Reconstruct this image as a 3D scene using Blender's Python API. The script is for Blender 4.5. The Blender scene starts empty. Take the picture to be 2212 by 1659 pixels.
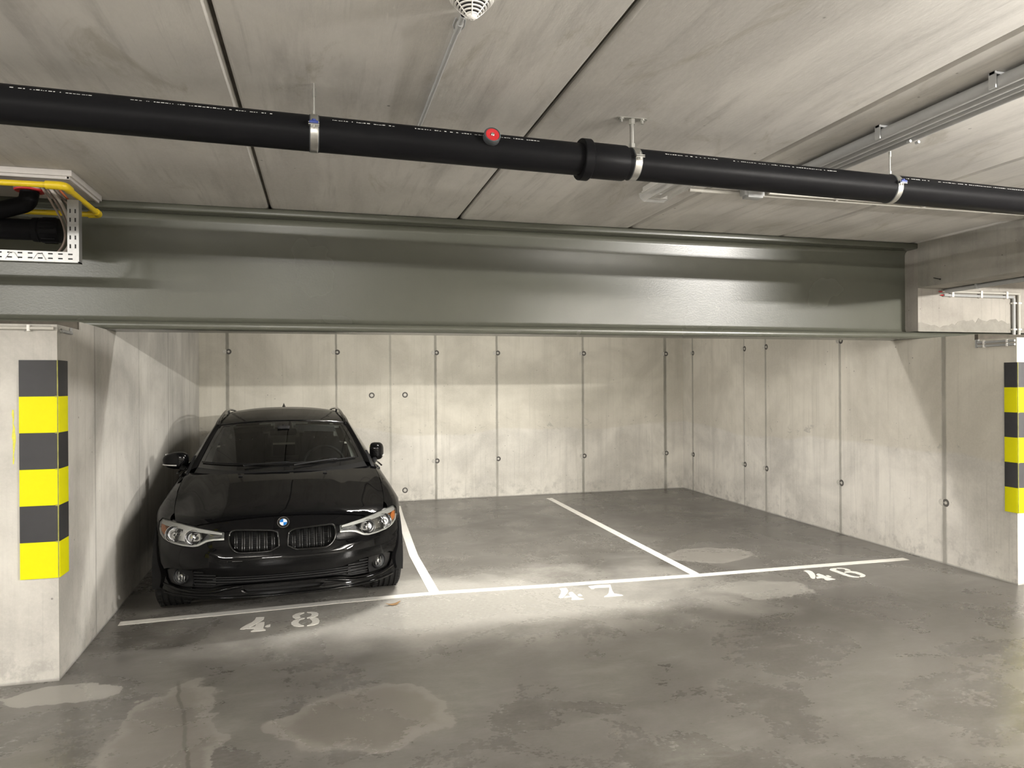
import bpy, bmesh, math, random
import numpy as np
from mathutils import Vector, Matrix
from mathutils.geometry import delaunay_2d_cdt

scene = bpy.context.scene
COL = scene.collection
random.seed(7)
PI = math.pi

# ------------------------------------------------------------------ scene tree helpers
def link(o, parent=None):
    COL.objects.link(o)
    if parent is not None:
        o.parent = parent
    return o

def tag(o, label, cat, group=None):
    o['label'] = label
    o['category'] = cat
    if group:
        o['group'] = group
    return o

def thing(name, label, cat, loc=(0, 0, 0), rotz=0.0, group=None):
    o = bpy.data.objects.new(name, None)
    o.empty_display_size = 0.1
    o.location = loc
    o.rotation_euler = (0, 0, rotz)
    link(o)
    return tag(o, label, cat, group)

class MB:
    """collects verts / faces (with material slot numbers) for ONE mesh object"""
    def __init__(self):
        self.v = []; self.f = []; self.m = []; self.sharp = 35.0
    def add(self, verts, faces, mi=0):
        n = len(self.v)
        self.v += [tuple(map(float, p)) for p in verts]
        for q in faces:
            self.f.append(tuple(i + n for i in q)); self.m.append(mi)
        return self
    def box(self, x0, x1, y0, y1, z0, z1, mi=0, bev=0.0):
        if bev <= 0:
            v = [(x, y, z) for z in (z0, z1) for y in (y0, y1) for x in (x0, x1)]
            f = [(0, 2, 3, 1), (4, 5, 7, 6), (0, 1, 5, 4), (2, 6, 7, 3), (0, 4, 6, 2), (1, 3, 7, 5)]
            return self.add(v, f, mi)
        bm = bmesh.new()
        bmesh.ops.create_cube(bm, size=1.0)
        for p in bm.verts:
            p.co = Vector(((x0 + x1) / 2 + p.co.x * (x1 - x0), (y0 + y1) / 2 + p.co.y * (y1 - y0), (z0 + z1) / 2 + p.co.z * (z1 - z0)))
        bmesh.ops.bevel(bm, geom=bm.edges[:], offset=bev, segments=2, profile=0.6, affect='EDGES')
        self.bm(bm, mi); bm.free()
        return self
    def bm(self, bm, mi=0, M=None):
        bm.verts.ensure_lookup_table(); bm.verts.index_update()
        vs = [(M @ p.co) if M else p.co.copy() for p in bm.verts]
        self.add(vs, [tuple(p.index for p in f.verts) for f in bm.faces], mi)
        return self
    def prism(self, poly, z0, z1, mi=0, fn=None):
        """extruded 2D polygon; fn maps (a,b,c)->(x,y,z)"""
        fn = fn or (lambda a, b, c: (a, b, c))
        n = len(poly)
        v = [fn(a, b, z0) for a, b in poly] + [fn(a, b, z1) for a, b in poly]
        f = [tuple(range(n))[::-1], tuple(range(n, 2 * n))]
        f += [(i, (i + 1) % n, n + (i + 1) % n, n + i) for i in range(n)]
        return self.add(v, f, mi)
    def tube(self, path, r, seg=16, mi=0, caps=True, closed=False):
        P = [Vector(p) for p in path]
        n = len(P)
        rr = r if isinstance(r, (list, tuple)) else [r] * n
        tang = []
        for i in range(n):
            a = P[(i - 1) % n] if (closed or i > 0) else P[i]
            b = P[(i + 1) % n] if (closed or i < n - 1) else P[i]
            tang.append((b - a).normalized())
        up = Vector((0, 0, 1)) if abs(tang[0].z) < 0.9 else Vector((1, 0, 0))
        u = (up - tang[0] * up.dot(tang[0])).normalized()
        rings = []
        for i in range(n):
            t = tang[i]
            u = (u - t * u.dot(t)).normalized()
            w = t.cross(u)
            rings.append([P[i] + (u * math.cos(2 * PI * k / seg) + w * math.sin(2 * PI * k / seg)) * rr[i] for k in range(seg)])
        v = [p for ring in rings for p in ring]
        f = []
        m = n if closed else n - 1
        for i in range(m):
            a, b = i * seg, ((i + 1) % n) * seg
            for k in range(seg):
                f.append((a + k, a + (k + 1) % seg, b + (k + 1) % seg, b + k))
        if caps and not closed:
            f.append(tuple(range(seg))[::-1]); f.append(tuple(range((n - 1) * seg, n * seg)))
        return self.add(v, f, mi)
    def lathe(self, prof, M, seg=32, mi=0, caps=False):
        """prof: (r, h) pairs turned about local z, then placed with the 4x4 M"""
        v = []; f = []
        for r, h in prof:
            for k in range(seg):
                a = 2 * PI * k / seg
                v.append(M @ Vector((r * math.cos(a), r * math.sin(a), h)))
        for i in range(len(prof) - 1):
            for k in range(seg):
                f.append((i * seg + k, i * seg + (k + 1) % seg, (i + 1) * seg + (k + 1) % seg, (i + 1) * seg + k))
        if caps:
            f.append(tuple(range(seg))[::-1]); n = len(prof) - 1
            f.append(tuple(range(n * seg, (n + 1) * seg)))
        return self.add(v, f, mi)
    def build(self, name, mats, parent=None, smooth=True, loc=None, recalc=True):
        me = bpy.data.meshes.new(name)
        me.from_pydata(self.v, [], self.f)
        if not isinstance(mats, (list, tuple)):
            mats = [mats]
        for q in mats:
            me.materials.append(q)
        me.polygons.foreach_set('material_index', self.m)
        if recalc:
            bm = bmesh.new(); bm.from_mesh(me)
            bmesh.ops.recalc_face_normals(bm, faces=bm.faces[:])
            bm.to_mesh(me); bm.free()
        if smooth:
            me.polygons.foreach_set('use_smooth', [True] * len(me.polygons))
            me.set_sharp_from_angle(angle=math.radians(self.sharp))
        me.update()
        o = bpy.data.objects.new(name, me)
        if loc is not None:
            o.location = loc
        return link(o, parent)

def structure(o):
    o['kind'] = 'structure'
    return o

def axis_m(loc, direction):
    """4x4 whose local z points along direction"""
    d = Vector(direction).normalized()
    return Matrix.Translation(Vector(loc)) @ d.to_track_quat('Z', 'Y').to_matrix().to_4x4()

def copy_tree(root):
    r = root.copy(); COL.objects.link(r)
    for c in [o for o in bpy.data.objects if o.parent == root]:
        d = c.copy(); COL.objects.link(d); d.parent = r
        for g in [o for o in bpy.data.objects if o.parent == c]:
            e = g.copy(); COL.objects.link(e); e.parent = d
    return r

def bend(pts, rad, seg=6):
    """polyline with rounded corners"""
    P = [Vector(p) for p in pts]
    out = [P[0]]
    for i in range(1, len(P) - 1):
        a = (P[i - 1] - P[i]); b = (P[i + 1] - P[i])
        r = min(rad, a.length * .49, b.length * .49)
        p0 = P[i] + a.normalized() * r; p1 = P[i] + b.normalized() * r
        for k in range(seg + 1):
            t = k / seg
            out.append(p0 * (1 - t) ** 2 + P[i] * 2 * t * (1 - t) + p1 * t * t)
    out.append(P[-1])
    return out

# ------------------------------------------------------------------ material helpers
class G:
    def __init__(self, name, rough=0.5, metal=0.0, spec=0.5):
        self.mat = bpy.data.materials.new(name)
        self.mat.use_nodes = True
        self.nt = self.mat.node_tree
        self.b = self.nt.nodes['Principled BSDF']
        self.b.inputs['Roughness'].default_value = rough
        self.b.inputs['Metallic'].default_value = metal
        self.b.inputs['Specular IOR Level'].default_value = spec
        self._co = None
    def n(self, t):
        return self.nt.nodes.new(t)
    def set(self, sock, val):
        if isinstance(val, bpy.types.NodeSocket):
            self.nt.links.new(val, sock)
        else:
            sock.default_value = val
    def co(self):
        if self._co is None:
            self._co = self.n('ShaderNodeTexCoord').outputs['Object']
        return self._co
    def xyz(self):
        s = self.n('ShaderNodeSeparateXYZ'); self.set(s.inputs[0], self.co()); return s.outputs
    def mapv(self, scale=(1, 1, 1), loc=(0, 0, 0), rot=(0, 0, 0)):
        m = self.n('ShaderNodeMapping'); self.set(m.inputs['Vector'], self.co())
        m.inputs['Scale'].default_value = scale; m.inputs['Location'].default_value = loc
        m.inputs['Rotation'].default_value = rot
        return m.outputs[0]
    def noise(self, vec, scale, detail=4, rough=0.55, dist=0.0):
        t = self.n('ShaderNodeTexNoise'); self.set(t.inputs['Vector'], vec)
        t.inputs['Scale'].default_value = scale; t.inputs['Detail'].default_value = detail
        t.inputs['Roughness'].default_value = rough; t.inputs['Distortion'].default_value = dist
        return t.outputs['Fac']
    def vor(self, vec, scale, feature='F1'):
        t = self.n('ShaderNodeTexVoronoi'); self.set(t.inputs['Vector'], vec); t.feature = feature
        t.inputs['Scale'].default_value = scale
        return t.outputs['Distance']
    def math(self, op, a, b=0.0, c=0.0, clamp=False):
        m = self.n('ShaderNodeMath'); m.operation = op; m.use_clamp = clamp
        self.set(m.inputs[0], a); self.set(m.inputs[1], b)
        if op in ('MULTIPLY_ADD', 'SMOOTH_MIN', 'SMOOTH_MAX', 'COMPARE'):
            self.set(m.inputs[2], c)
        return m.outputs[0]
    def step(self, v, a, b, lo=0.0, hi=1.0):
        """smoothstep of v from a..b into lo..hi"""
        m = self.n('ShaderNodeMapRange'); m.interpolation_type = 'SMOOTHSTEP'
        self.set(m.inputs['Value'], v)
        m.inputs['From Min'].default_value = a; m.inputs['From Max'].default_value = b
        m.inputs['To Min'].default_value = lo; m.inputs['To Max'].default_value = hi
        return m.outputs[0]
    def mix(self, fac, a, b, mode='MIX'):
        m = self.n('ShaderNodeMix'); m.data_type = 'RGBA'; m.blend_type = mode
        self.set(m.inputs['Factor'], fac)
        for i, val in ((6, a), (7, b)):
            if isinstance(val, (tuple, list)):
                val = (*val[:3], 1.0)
            self.set(m.inputs[i], val)
        return m.outputs[2]
    def color(self, c):
        if isinstance(c, (tuple, list)):
            c = (*c[:3], 1.0)
        self.set(self.b.inputs['Base Color'], c)
    def bump(self, h, strength=0.3, dist=0.01):
        b = self.n('ShaderNodeBump'); b.inputs['Strength'].default_value = strength
        b.inputs['Distance'].default_value = dist
        self.set(b.inputs['Height'], h)
        self.set(self.b.inputs['Normal'], b.outputs[0])
    def rough(self, r):
        self.set(self.b.inputs['Roughness'], r)

def flat(name, c, rough=0.5, metal=0.0, spec=0.5, var=0.06, scale=25.0, bump=0.0):
    """plain colour broken up by a little procedural noise"""
    g = G(name, rough, metal, spec)
    nz = g.noise(g.co(), scale, 3)
    lo = tuple(x * (1 - var) for x in c); hi = tuple(min(1, x * (1 + var)) for x in c)
    g.color(g.mix(nz, lo, hi))
    if bump:
        g.bump(g.noise(g.co(), scale * 4, 3), bump, 0.003)
    return g.mat
# ------------------------------------------------------------------ materials
def concrete_wall(name, base, seam_axis=None, seams=(), lift=False):
    """board-formed concrete: vertical run marks, blotches, pits, formwork joints, pour line"""
    g = G(name, 0.82, 0, 0.3)
    x, y, z = g.xyz()
    blot = g.noise(g.mapv((1, 1, 1)), 1.1, 5, 0.6, 0.4)
    blot2 = g.noise(g.mapv((1, 1, .6), (3, 8, 1)), 3.2, 6, 0.65, 0.6)
    run = g.noise(g.mapv((1, 1, 0.05)), 7.0, 5, 0.6)
    run2 = g.noise(g.mapv((1, 1, 0.03), (5, 2, 0)), 32.0, 3, 0.6)
    fine = g.noise(g.co(), 55.0, 4, 0.7)
    d = tuple(c * .72 for c in base); l = tuple(min(1, c * 1.16) for c in base)
    col = g.mix(g.step(blot, .3, .7), d, l)
    col = g.mix(g.math('MULTIPLY', g.step(blot2, .52, .75), .35), col, tuple(c * .66 for c in (base[0], base[1] * .98, base[2] * .93)))
    col = g.mix(g.math('MULTIPLY', g.step(run, .5, .72), .38), col, tuple(c * .62 for c in base))
    col = g.mix(g.math('MULTIPLY', g.step(run2, .56, .72), .30), col, tuple(c * .55 for c in base))
    col = g.mix(g.math('MULTIPLY', g.step(fine, .35, .75), .16), col, tuple(min(1, c * 1.3) for c in base))
    # pour line about 1 m up: the first lift set paler and pinker than the second
    wob = g.noise(g.mapv((1, 1, 0)), .55, 2)
    lineh = g.math('ADD', z, g.math('MULTIPLY', g.math('SUBTRACT', wob, .5), .42))
    if lift:
        col = g.mix(g.math('MULTIPLY', g.step(lineh, .97, 1.01), .34), col, tuple(c * k for c, k in zip(base, (.80, .77, .66))))
        scal = g.math('MULTIPLY', g.step(g.math('ABSOLUTE', g.math('SUBTRACT', lineh, 1.06)), .0, .16, 1, 0),
                      g.step(g.noise(g.mapv((1, 1, 1.5), (9, 9, 4)), 7.5, 6, .7, .8), .58, .64))
        col = g.mix(g.math('MULTIPLY', scal, .45), col, tuple(c * .42 for c in base))
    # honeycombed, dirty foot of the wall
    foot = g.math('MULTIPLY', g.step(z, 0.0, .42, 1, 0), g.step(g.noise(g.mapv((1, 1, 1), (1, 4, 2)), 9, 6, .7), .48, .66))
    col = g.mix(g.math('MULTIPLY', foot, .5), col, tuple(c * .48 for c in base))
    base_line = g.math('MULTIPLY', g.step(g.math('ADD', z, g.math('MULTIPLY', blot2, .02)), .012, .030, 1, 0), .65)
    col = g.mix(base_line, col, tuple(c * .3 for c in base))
    # pits
    pit = g.math('MULTIPLY', g.step(g.vor(g.mapv((1, 1, 1)), 11.0), .05, .09, 1, 0), g.step(g.noise(g.co(), 2.3, 3), .5, .62))
    col = g.mix(g.math('MULTIPLY', pit, .75), col, tuple(c * .3 for c in base))
    h = g.math('ADD', g.math('MULTIPLY', fine, .3), g.math('MULTIPLY', run2, .3))
    if seams:
        ax = x if seam_axis == 'x' else y
        waver = g.math('MULTIPLY', g.math('SUBTRACT', g.noise(g.mapv((1, 1, 1)), 9, 4), .5), .012)
        tot = None
        for pos, wid, stren in seams:
            dd = g.math('ABSOLUTE', g.math('ADD', g.math('SUBTRACT', ax, pos), waver))
            mk = g.math('MULTIPLY', g.step(dd, wid * .35, wid, 1, 0), stren)
            tot = mk if tot is None else g.math('MAXIMUM', tot, mk)
        tot = g.math('MULTIPLY', tot, g.step(g.noise(g.mapv((1, 1, .5), (7, 3, 2)), 5, 4), .25, .6, .55, 1))
        col = g.mix(tot, col, tuple(c * .38 for c in (base[0], base[1], base[2] * .95)))
        h = g.math('SUBTRACT', h, g.math('MULTIPLY', tot, 1.2))
    g.color(col)
    g.bump(h, .35, .006)
    return g.mat

def concrete_ceiling():
    g = G('ceiling concrete', 0.8, 0, 0.3)
    base = (.63, .61, .575)
    x, y, z = g.xyz()
    blot = g.noise(g.mapv((1, .35, 1)), 1.6, 5, .6, .5)
    run = g.noise(g.mapv((1, .09, 1), (2, 0, 0), (0, 0, .10)), 7.0, 5, .62, .3)
    run2 = g.noise(g.mapv((1, .06, 1), (8, 0, 0), (0, 0, -.06)), 19.0, 5, .65, .4)
    fine = g.noise(g.mapv((1, .5, 1)), 60.0, 4, .7)
    col = g.mix(g.step(blot, .3, .7), tuple(c * .84 for c in base), tuple(c * 1.12 for c in base))
    col = g.mix(g.math('MULTIPLY', g.step(run, .50, .74), .55), col, tuple(c * .60 for c in base))
    col = g.mix(g.math('MULTIPLY', g.step(run2, .54, .74), .40), col, tuple(c * .55 for c in base))
    col = g.mix(g.math('MULTIPLY', g.step(fine, .35, .75), .14), col, tuple(min(1, c * 1.35) for c in base))
    smear = g.math('MULTIPLY', g.step(g.noise(g.mapv((1, .45, 1), (4, 7, 0)), 2.6, 6, .7, 1.2), .56, .72), .40)
    col = g.mix(smear, col, (.30, .275, .20))
    pit = g.math('MULTIPLY', g.step(g.vor(g.co(), 6.0), .035, .06, 1, 0), g.step(g.noise(g.co(), 1.9, 3), .48, .6))
    col = g.mix(g.math('MULTIPLY', pit, .7), col, (.09, .085, .07))
    g.color(col)
    g.bump(g.math('ADD', g.math('MULTIPLY', fine, .4), g.math('MULTIPLY', run2, .5)), .3, .006)
    return g.mat

def concrete_floor():
    g = G('sealed concrete floor', 0.42, 0, 0.5)
    x, y, z = g.xyz()
    big = g.noise(g.mapv((1, 1, 1), (2.2, .6, 0)), .6, 4, .55, .3)
    mid = g.noise(g.mapv((1, 1, 1), (7, 3, 0)), 1.5, 7, .62, .35)
    swirl = g.noise(g.mapv((1.0, 2.6, 1), (1, 9, 0), (0, 0, .38)), 1.9, 7, .66, .5)
    swirl2 = g.noise(g.mapv((1.2, 3.4, 1), (6, 2, 0), (0, 0, -.25)), 3.4, 7, .70, .4)
    fine = g.noise(g.mapv((1, 1.8, 1)), 34, 6, .72)
    col = g.mix(g.step(big, .25, .75), (.075, .069, .061), (.130, .123, .111))
    col = g.mix(g.math('MULTIPLY', g.step(mid, .36, .80), .80), col, (.195, .187, .170))
    col = g.mix(g.math('MULTIPLY', g.step(mid, .18, .54, 1, 0), .40), col, (.055, .051, .045))
    col = g.mix(g.math('MULTIPLY', g.step(swirl, .46, .80), .55), col, (.245, .236, .214))
    col = g.mix(g.math('MULTIPLY', g.step(swirl, .20, .48, 1, 0), .30), col, (.070, .065, .058))
    col = g.mix(g.math('MULTIPLY', g.step(swirl2, .52, .80), .50), col, (.27, .26, .237))
    col = g.mix(g.math('MULTIPLY', g.step(swirl2, .20, .50, 1, 0), .25), col, (.065, .060, .054))
    col = g.mix(g.math('MULTIPLY', g.step(fine, .3, .8), .28), col, (.22, .212, .192))
    col = g.mix(g.math('MULTIPLY', g.step(fine, .2, .5, 1, 0), .22), col, (.06, .056, .05))
    # darker stretches with ragged edges
    edge_n = g.math('SUBTRACT', g.noise(g.mapv((1, 1, 1), (4, 2, 0)), 1.5, 6, .60, .3), .5)
    edge_m = g.math('SUBTRACT', g.noise(g.mapv((1, 1, 1), (3.1, .9, 0)), 2.6, 5, .60), .5)
    def dark(col, cx, cy, rx, ry, amt, seed):
        n1 = g.math('MULTIPLY', edge_n, 1.7 if seed % 2 else -1.7)
        r1 = g.math('SQRT', g.math('ADD', g.math('POWER', g.math('DIVIDE', g.math('SUBTRACT', x, cx), rx), 2.0), g.math('POWER', g.math('DIVIDE', g.math('SUBTRACT', y, cy), ry), 2.0)))
        return g.mix(g.math('MULTIPLY', g.step(g.math('ADD', r1, n1), .2, 1.3, 1, 0), amt), col, (.058, .053, .047))
    col = dark(col, 3.7, 4.5, 1.5, .75, .75, 3)
    col = dark(col, 4.3, 7.6, 1.1, 2.4, .62, 8)
    col = dark(col, 1.7, 8.1, 1.6, 2.0, .72, 14)
    col = dark(col, -.9, 4.9, .8, .5, .5, 21)
    # pool of light in front of the bays, painted as paler slab
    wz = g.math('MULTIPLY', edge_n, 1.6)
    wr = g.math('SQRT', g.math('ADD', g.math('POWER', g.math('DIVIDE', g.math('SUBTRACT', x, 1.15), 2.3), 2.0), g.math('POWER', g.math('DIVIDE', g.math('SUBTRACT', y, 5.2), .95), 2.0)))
    light_pool = g.step(g.math('ADD', wr, wz), .3, 1.25, 1, 0)  # mask of the painted light pool
    col = g.mix(g.math('MULTIPLY', light_pool, .88), col, g.mix(g.step(fine, .3, .7), (.38, .365, .33), (.50, .485, .445)))
    # scuffs: short pale strokes
    sc = g.math('MULTIPLY', g.step(g.noise(g.mapv((1.2, 5.0, 1), (3, 1, 0), (0, 0, .35)), 3.6, 7, .75, .9), .66, .73),
                g.step(g.noise(g.mapv((1, 1, 1), (11, 5, 0)), .9, 3), .45, .58))
    col = g.mix(g.math('MULTIPLY', sc, .75), col, (.52, .51, .47))
    def blob(cx, cy, rx, ry, wob, seed, col, tint, amt, edge):
        wx = g.math('MULTIPLY', edge_m, wob)
        dx = g.math('DIVIDE', g.math('SUBTRACT', x, cx), rx); dy = g.math('DIVIDE', g.math('SUBTRACT', y, cy), ry)
        rr = g.math('ADD', g.math('SQRT', g.math('ADD', g.math('MULTIPLY', dx, dx), g.math('MULTIPLY', dy, dy))), wx)
        ins = g.step(rr, .95, 1.0, 1, 0)
        rim = g.step(g.math('ABSOLUTE', g.math('SUBTRACT', rr, .93)), .0, .22, 1, 0)
        c2 = g.mix(g.math('MULTIPLY', ins, amt), col, tint)
        return g.mix(g.math('MULTIPLY', g.math('MULTIPLY', ins, rim), edge), c2, (.28, .265, .24))
    col = blob(.22, 3.62, .44, .36, 1.0, 3.1, col, (.17, .157, .137), .8, .55)      # dried puddle mark
    col = blob(-.72, 3.6, .26, .75, 1.7, 5.7, col, (.19, .176, .155), .6, .5)         # dried run beside the left pier
    col = blob(3.58, 6.13, .42, .30, 1.1, 8.3, col, (.25, .235, .21), .7, .5)        # pale patch in the right bay
    col = blob(3.40, 5.03, .40, .22, 2.2, 1.9, col, (.31, .30, .27), .6, .2)
    col = blob(-1.38, 4.33, .28, .13, 2.0, 6.6, col, (.40, .385, .35), .65, .3)
    # the crack running through the left mark
    wv = g.math('MULTIPLY', g.math('SUBTRACT', g.noise(g.mapv((0, 1, 0)), 3, 4), .5), .10)
    crv = g.math('ADD', g.math('MULTIPLY', g.math('SUBTRACT', y, 3.5), -.22), -.60)
    dist = g.math('ABSOLUTE', g.math('ADD', g.math('SUBTRACT', x, crv), wv))
    crack = g.math('MULTIPLY', g.step(dist, .004, .014, 1, 0), g.math('MULTIPLY', g.step(y, 4.2, 4.4, 1, 0), g.step(y, 3.2, 3.3)))
    col = g.mix(g.math('MULTIPLY', crack, .7), col, (.085, .08, .07))
    g.color(col)
    g.rough(g.math('ADD', g.math('MULTIPLY', g.step(mid, .35, .7), .16), g.math('ADD', .17, g.math('MULTIPLY', fine, .12))))
    g.bump(g.math('ADD', g.math('MULTIPLY', fine, .4), g.math('MULTIPLY', swirl, .5)), .12, .004)
    return g.mat

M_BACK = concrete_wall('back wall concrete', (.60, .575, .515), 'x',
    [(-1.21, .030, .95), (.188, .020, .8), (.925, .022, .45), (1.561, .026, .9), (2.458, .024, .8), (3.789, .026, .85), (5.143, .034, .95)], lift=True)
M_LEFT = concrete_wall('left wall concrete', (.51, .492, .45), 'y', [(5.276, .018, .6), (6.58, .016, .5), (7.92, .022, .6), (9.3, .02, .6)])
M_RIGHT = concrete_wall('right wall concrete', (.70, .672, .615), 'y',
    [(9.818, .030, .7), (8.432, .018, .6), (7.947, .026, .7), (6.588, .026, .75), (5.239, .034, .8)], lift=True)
M_AISLE = concrete_wall('aisle wall concrete', (.55, .53, .49))
M_LINTEL = concrete_wall('lintel concrete', (.40, .385, .345))
M_ENCASE = concrete_wall('pale cast concrete', (.40, .375, .335))
M_MORTAR = flat('mortar', (.30, .285, .25), .9, var=.25, scale=18, bump=.5)
M_CEIL = concrete_ceiling()
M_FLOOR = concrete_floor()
M_JOINT_SHADE = flat('joint filler and gap shade', (.085, .075, .06), .95, var=.8, scale=14)
M_TIE = flat('tie hole ring', (.10, .095, .085), .9, var=.3)
M_PLUG = flat('tie hole plug', (.52, .50, .45), .85, var=.2)

def painted_steel():
    g = G('grey green painted steel', .33, 0, .5)
    nz = g.noise(g.co(), 3.0, 4)
    g.color(g.mix(nz, (.088, .091, .072), (.104, .106, .084)))
    peel = g.noise(g.co(), 75, 3, .6)
    g.rough(g.math('ADD', .21, g.math('MULTIPLY', g.noise(g.co(), 1.3, 3), .10)))
    g.bump(peel, .10, .003)
    return g.mat
M_STEEL = painted_steel()

def worn_white_paint():
    g = G('worn white road paint', .6, 0, .4)
    chip = g.noise(g.co(), 16, 7, .75, .6)
    wear = g.noise(g.mapv((1, 1, 1), (5, 0, 0)), .7, 2)
    bare = g.step(g.math('ADD', chip, g.math('MULTIPLY', g.math('SUBTRACT', wear, .5), .5)), .68, .72)
    col = g.mix(g.noise(g.co(), 5, 5), (.74, .72, .66), (.86, .84, .79))
    g.color(g.mix(g.math('MULTIPLY', bare, .80), col, (.195, .187, .170)))
    return g.mat
M_ROADPAINT = worn_white_paint()
M_BLACKPIPE = G('black drain pipe', .38, 0, .05)
_n = M_BLACKPIPE.noise(M_BLACKPIPE.mapv((.15, 1, 1)), 14, 5, .65)
M_BLACKPIPE.color(M_BLACKPIPE.mix(_n, (.006, .006, .0065), (.011, .011, .012)))
M_BLACKPIPE.rough(M_BLACKPIPE.math('ADD', .30, M_BLACKPIPE.math('MULTIPLY', _n, .22)))
M_BLACKPIPE = M_BLACKPIPE.mat
M_ZINC = flat('zinc plated steel', (.50, .495, .465), .30, .9, var=.16, scale=40)
M_GALV = flat('galvanised sheet', (.42, .42, .41), .42, .75, var=.18, scale=30)
M_SLOT = flat('slot shadow gap', (.03, .03, .03), .9)
M_BLUE = flat('dark blue clip plastic', (.02, .04, .20), .4)
M_RED = flat('red rubber', (.45, .018, .022), .5, var=.2)
M_RUBBER = flat('dark rubber', (.05, .055, .058), .7)
M_WHITEPL = flat('white plastic', (.80, .78, .74), .35)
M_GREYPVC = flat('light grey pvc conduit', (.42, .425, .42), .4, spec=.3)
M_CREAMPVC = flat('cream pvc conduit', (.52, .50, .45), .45, spec=.3)
M_DARKHOLE = flat('dark cavity', (.008, .006, .006), .8)
M_YELLOWPIPE = flat('yellow gas pipe paint', (.72, .52, .015), .38, var=.10, scale=12)
M_BOARD = flat('pale grey board', (.50, .475, .45), .7, var=.08)
M_CABLE = flat('brown grey cable', (.20, .155, .125), .6, var=.2)
M_CABLE2 = flat('orange cable', (.50, .13, .04), .55, var=.15)
M_CABLE3 = flat('light grey cable', (.42, .38, .34), .6)
M_TAPEY = flat('yellow guard foam', (.66, .63, .002), .6, spec=.2, var=.03)
M_TAPEK = flat('black guard foam', (.022, .022, .024), .55, var=.15)
M_TAPEY2 = M_TAPEY
M_PRINT = flat('white print', (.62, .62, .60), .6)
M_LEAF = flat('dry leaf', (.26, .15, .06), .8, var=.3)
M_STREAK = flat('yellow paint streak', (.62, .60, .08), .8, var=.3, scale=60)

def emit(name, c, s):
    g = G(name, .5)
    g.color(c)
    g.b.inputs['Emission Color'].default_value = (*c, 1)
    g.b.inputs['Emission Strength'].default_value = s
    return g.mat

def clear(name, tint, refl=1.0, rough=0.02):
    """thin clear sheet: tinted transparency plus a fresnel gloss"""
    m = bpy.data.materials.new(name); m.use_nodes = True
    nt = m.node_tree; nt.nodes.clear()
    out = nt.nodes.new('ShaderNodeOutputMaterial')
    tr = nt.nodes.new('ShaderNodeBsdfTransparent'); tr.inputs[0].default_value = (*tint, 1)
    gl = nt.nodes.new('ShaderNodeBsdfGlossy'); gl.inputs['Roughness'].default_value = rough
    gl.inputs['Color'].default_value = (refl, refl, refl, 1)
    fr = nt.nodes.new('ShaderNodeFresnel'); fr.inputs['IOR'].default_value = 1.5
    mx = nt.nodes.new('ShaderNodeMixShader')
    nt.links.new(fr.outputs[0], mx.inputs[0]); nt.links.new(tr.outputs[0], mx.inputs[1]); nt.links.new(gl.outputs[0], mx.inputs[2])
    nt.links.new(mx.outputs[0], out.inputs[0])
    return m
M_LAMPCOVER = flat('milky lamp cover', (.78, .78, .77), .25)
M_LAMPCOVER.node_tree.nodes['Principled BSDF'].inputs['Alpha'].default_value = .38
# ------------------------------------------------------------------ camera
def make_camera():
    f, yaw, pitch, roll = 1547.5, .2593, -.0010, -.0061
    cy, sy, cp, sp = math.cos(yaw), math.sin(yaw), math.cos(pitch), math.sin(pitch)
    fw = Vector((sy * cp, cy * cp, sp)); r = Vector((cy, -sy, 0)); u = r.cross(fw)
    c, s = math.cos(roll), math.sin(roll)
    r2 = c * r + s * u; u2 = -s * r + c * u
    cam = bpy.data.cameras.new('camera')
    cam.sensor_width = 36.0; cam.lens = f / 2212 * 36.0; cam.clip_start = .05; cam.clip_end = 100
    o = bpy.data.objects.new('camera', cam)
    M = Matrix((r2, u2, -fw)).transposed().to_4x4(); M.translation = Vector((0, 0, 1.65))
    o.matrix_world = M
    COL.objects.link(o); scene.camera = o
make_camera()

ZC = 2.94            # ceiling underside
X0, X1, Y0, Y1 = -9.0, 13.0, -7.0, 10.13
# ------------------------------------------------------------------ floor, ceiling, walls
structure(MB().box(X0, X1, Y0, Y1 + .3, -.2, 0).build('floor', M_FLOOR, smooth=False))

def build_ceiling():
    mb = MB()
    edges = [X0, -7.9, -6.35, -4.82, -3.29, -1.83, -.363, 1.050, 2.4965, 3.9445, 5.36, 6.9, 8.35, 9.8, 11.3, X1]
    drop = [0, .004, 0, .003, 0, 0.003, 0.0, .002, .0, .0, .003, 0, .003, 0, 0]
    for i in range(len(edges) - 1):
        a, b = edges[i] + .009, edges[i + 1] - .009
        z = ZC - drop[i]; ch = .016; cw = .030
        prof = [(a, z + ch), (a + cw * .5, z + .002), (a + cw * 1.6, z), (b - cw * 1.6, z), (b - cw * .5, z + .002), (b, z + ch), (b, z + .22), (a, z + .22)]
        n = len(prof)
        v = [(p, Y0, q) for p, q in prof] + [(p, Y1 + .3, q) for p, q in prof]
        mb.add(v, [tuple(range(n)), tuple(range(n, 2 * n))[::-1]] + [(k, (k + 1) % n, n + (k + 1) % n, n + k) for k in range(n)])
        if i:
            mb.box(edges[i] - .012, edges[i] + .012, Y0, Y1 + .3, ZC + .028, ZC + .2, 1)
    structure(mb.build('ceiling', [M_CEIL, M_JOINT_SHADE]))
build_ceiling()

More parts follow.
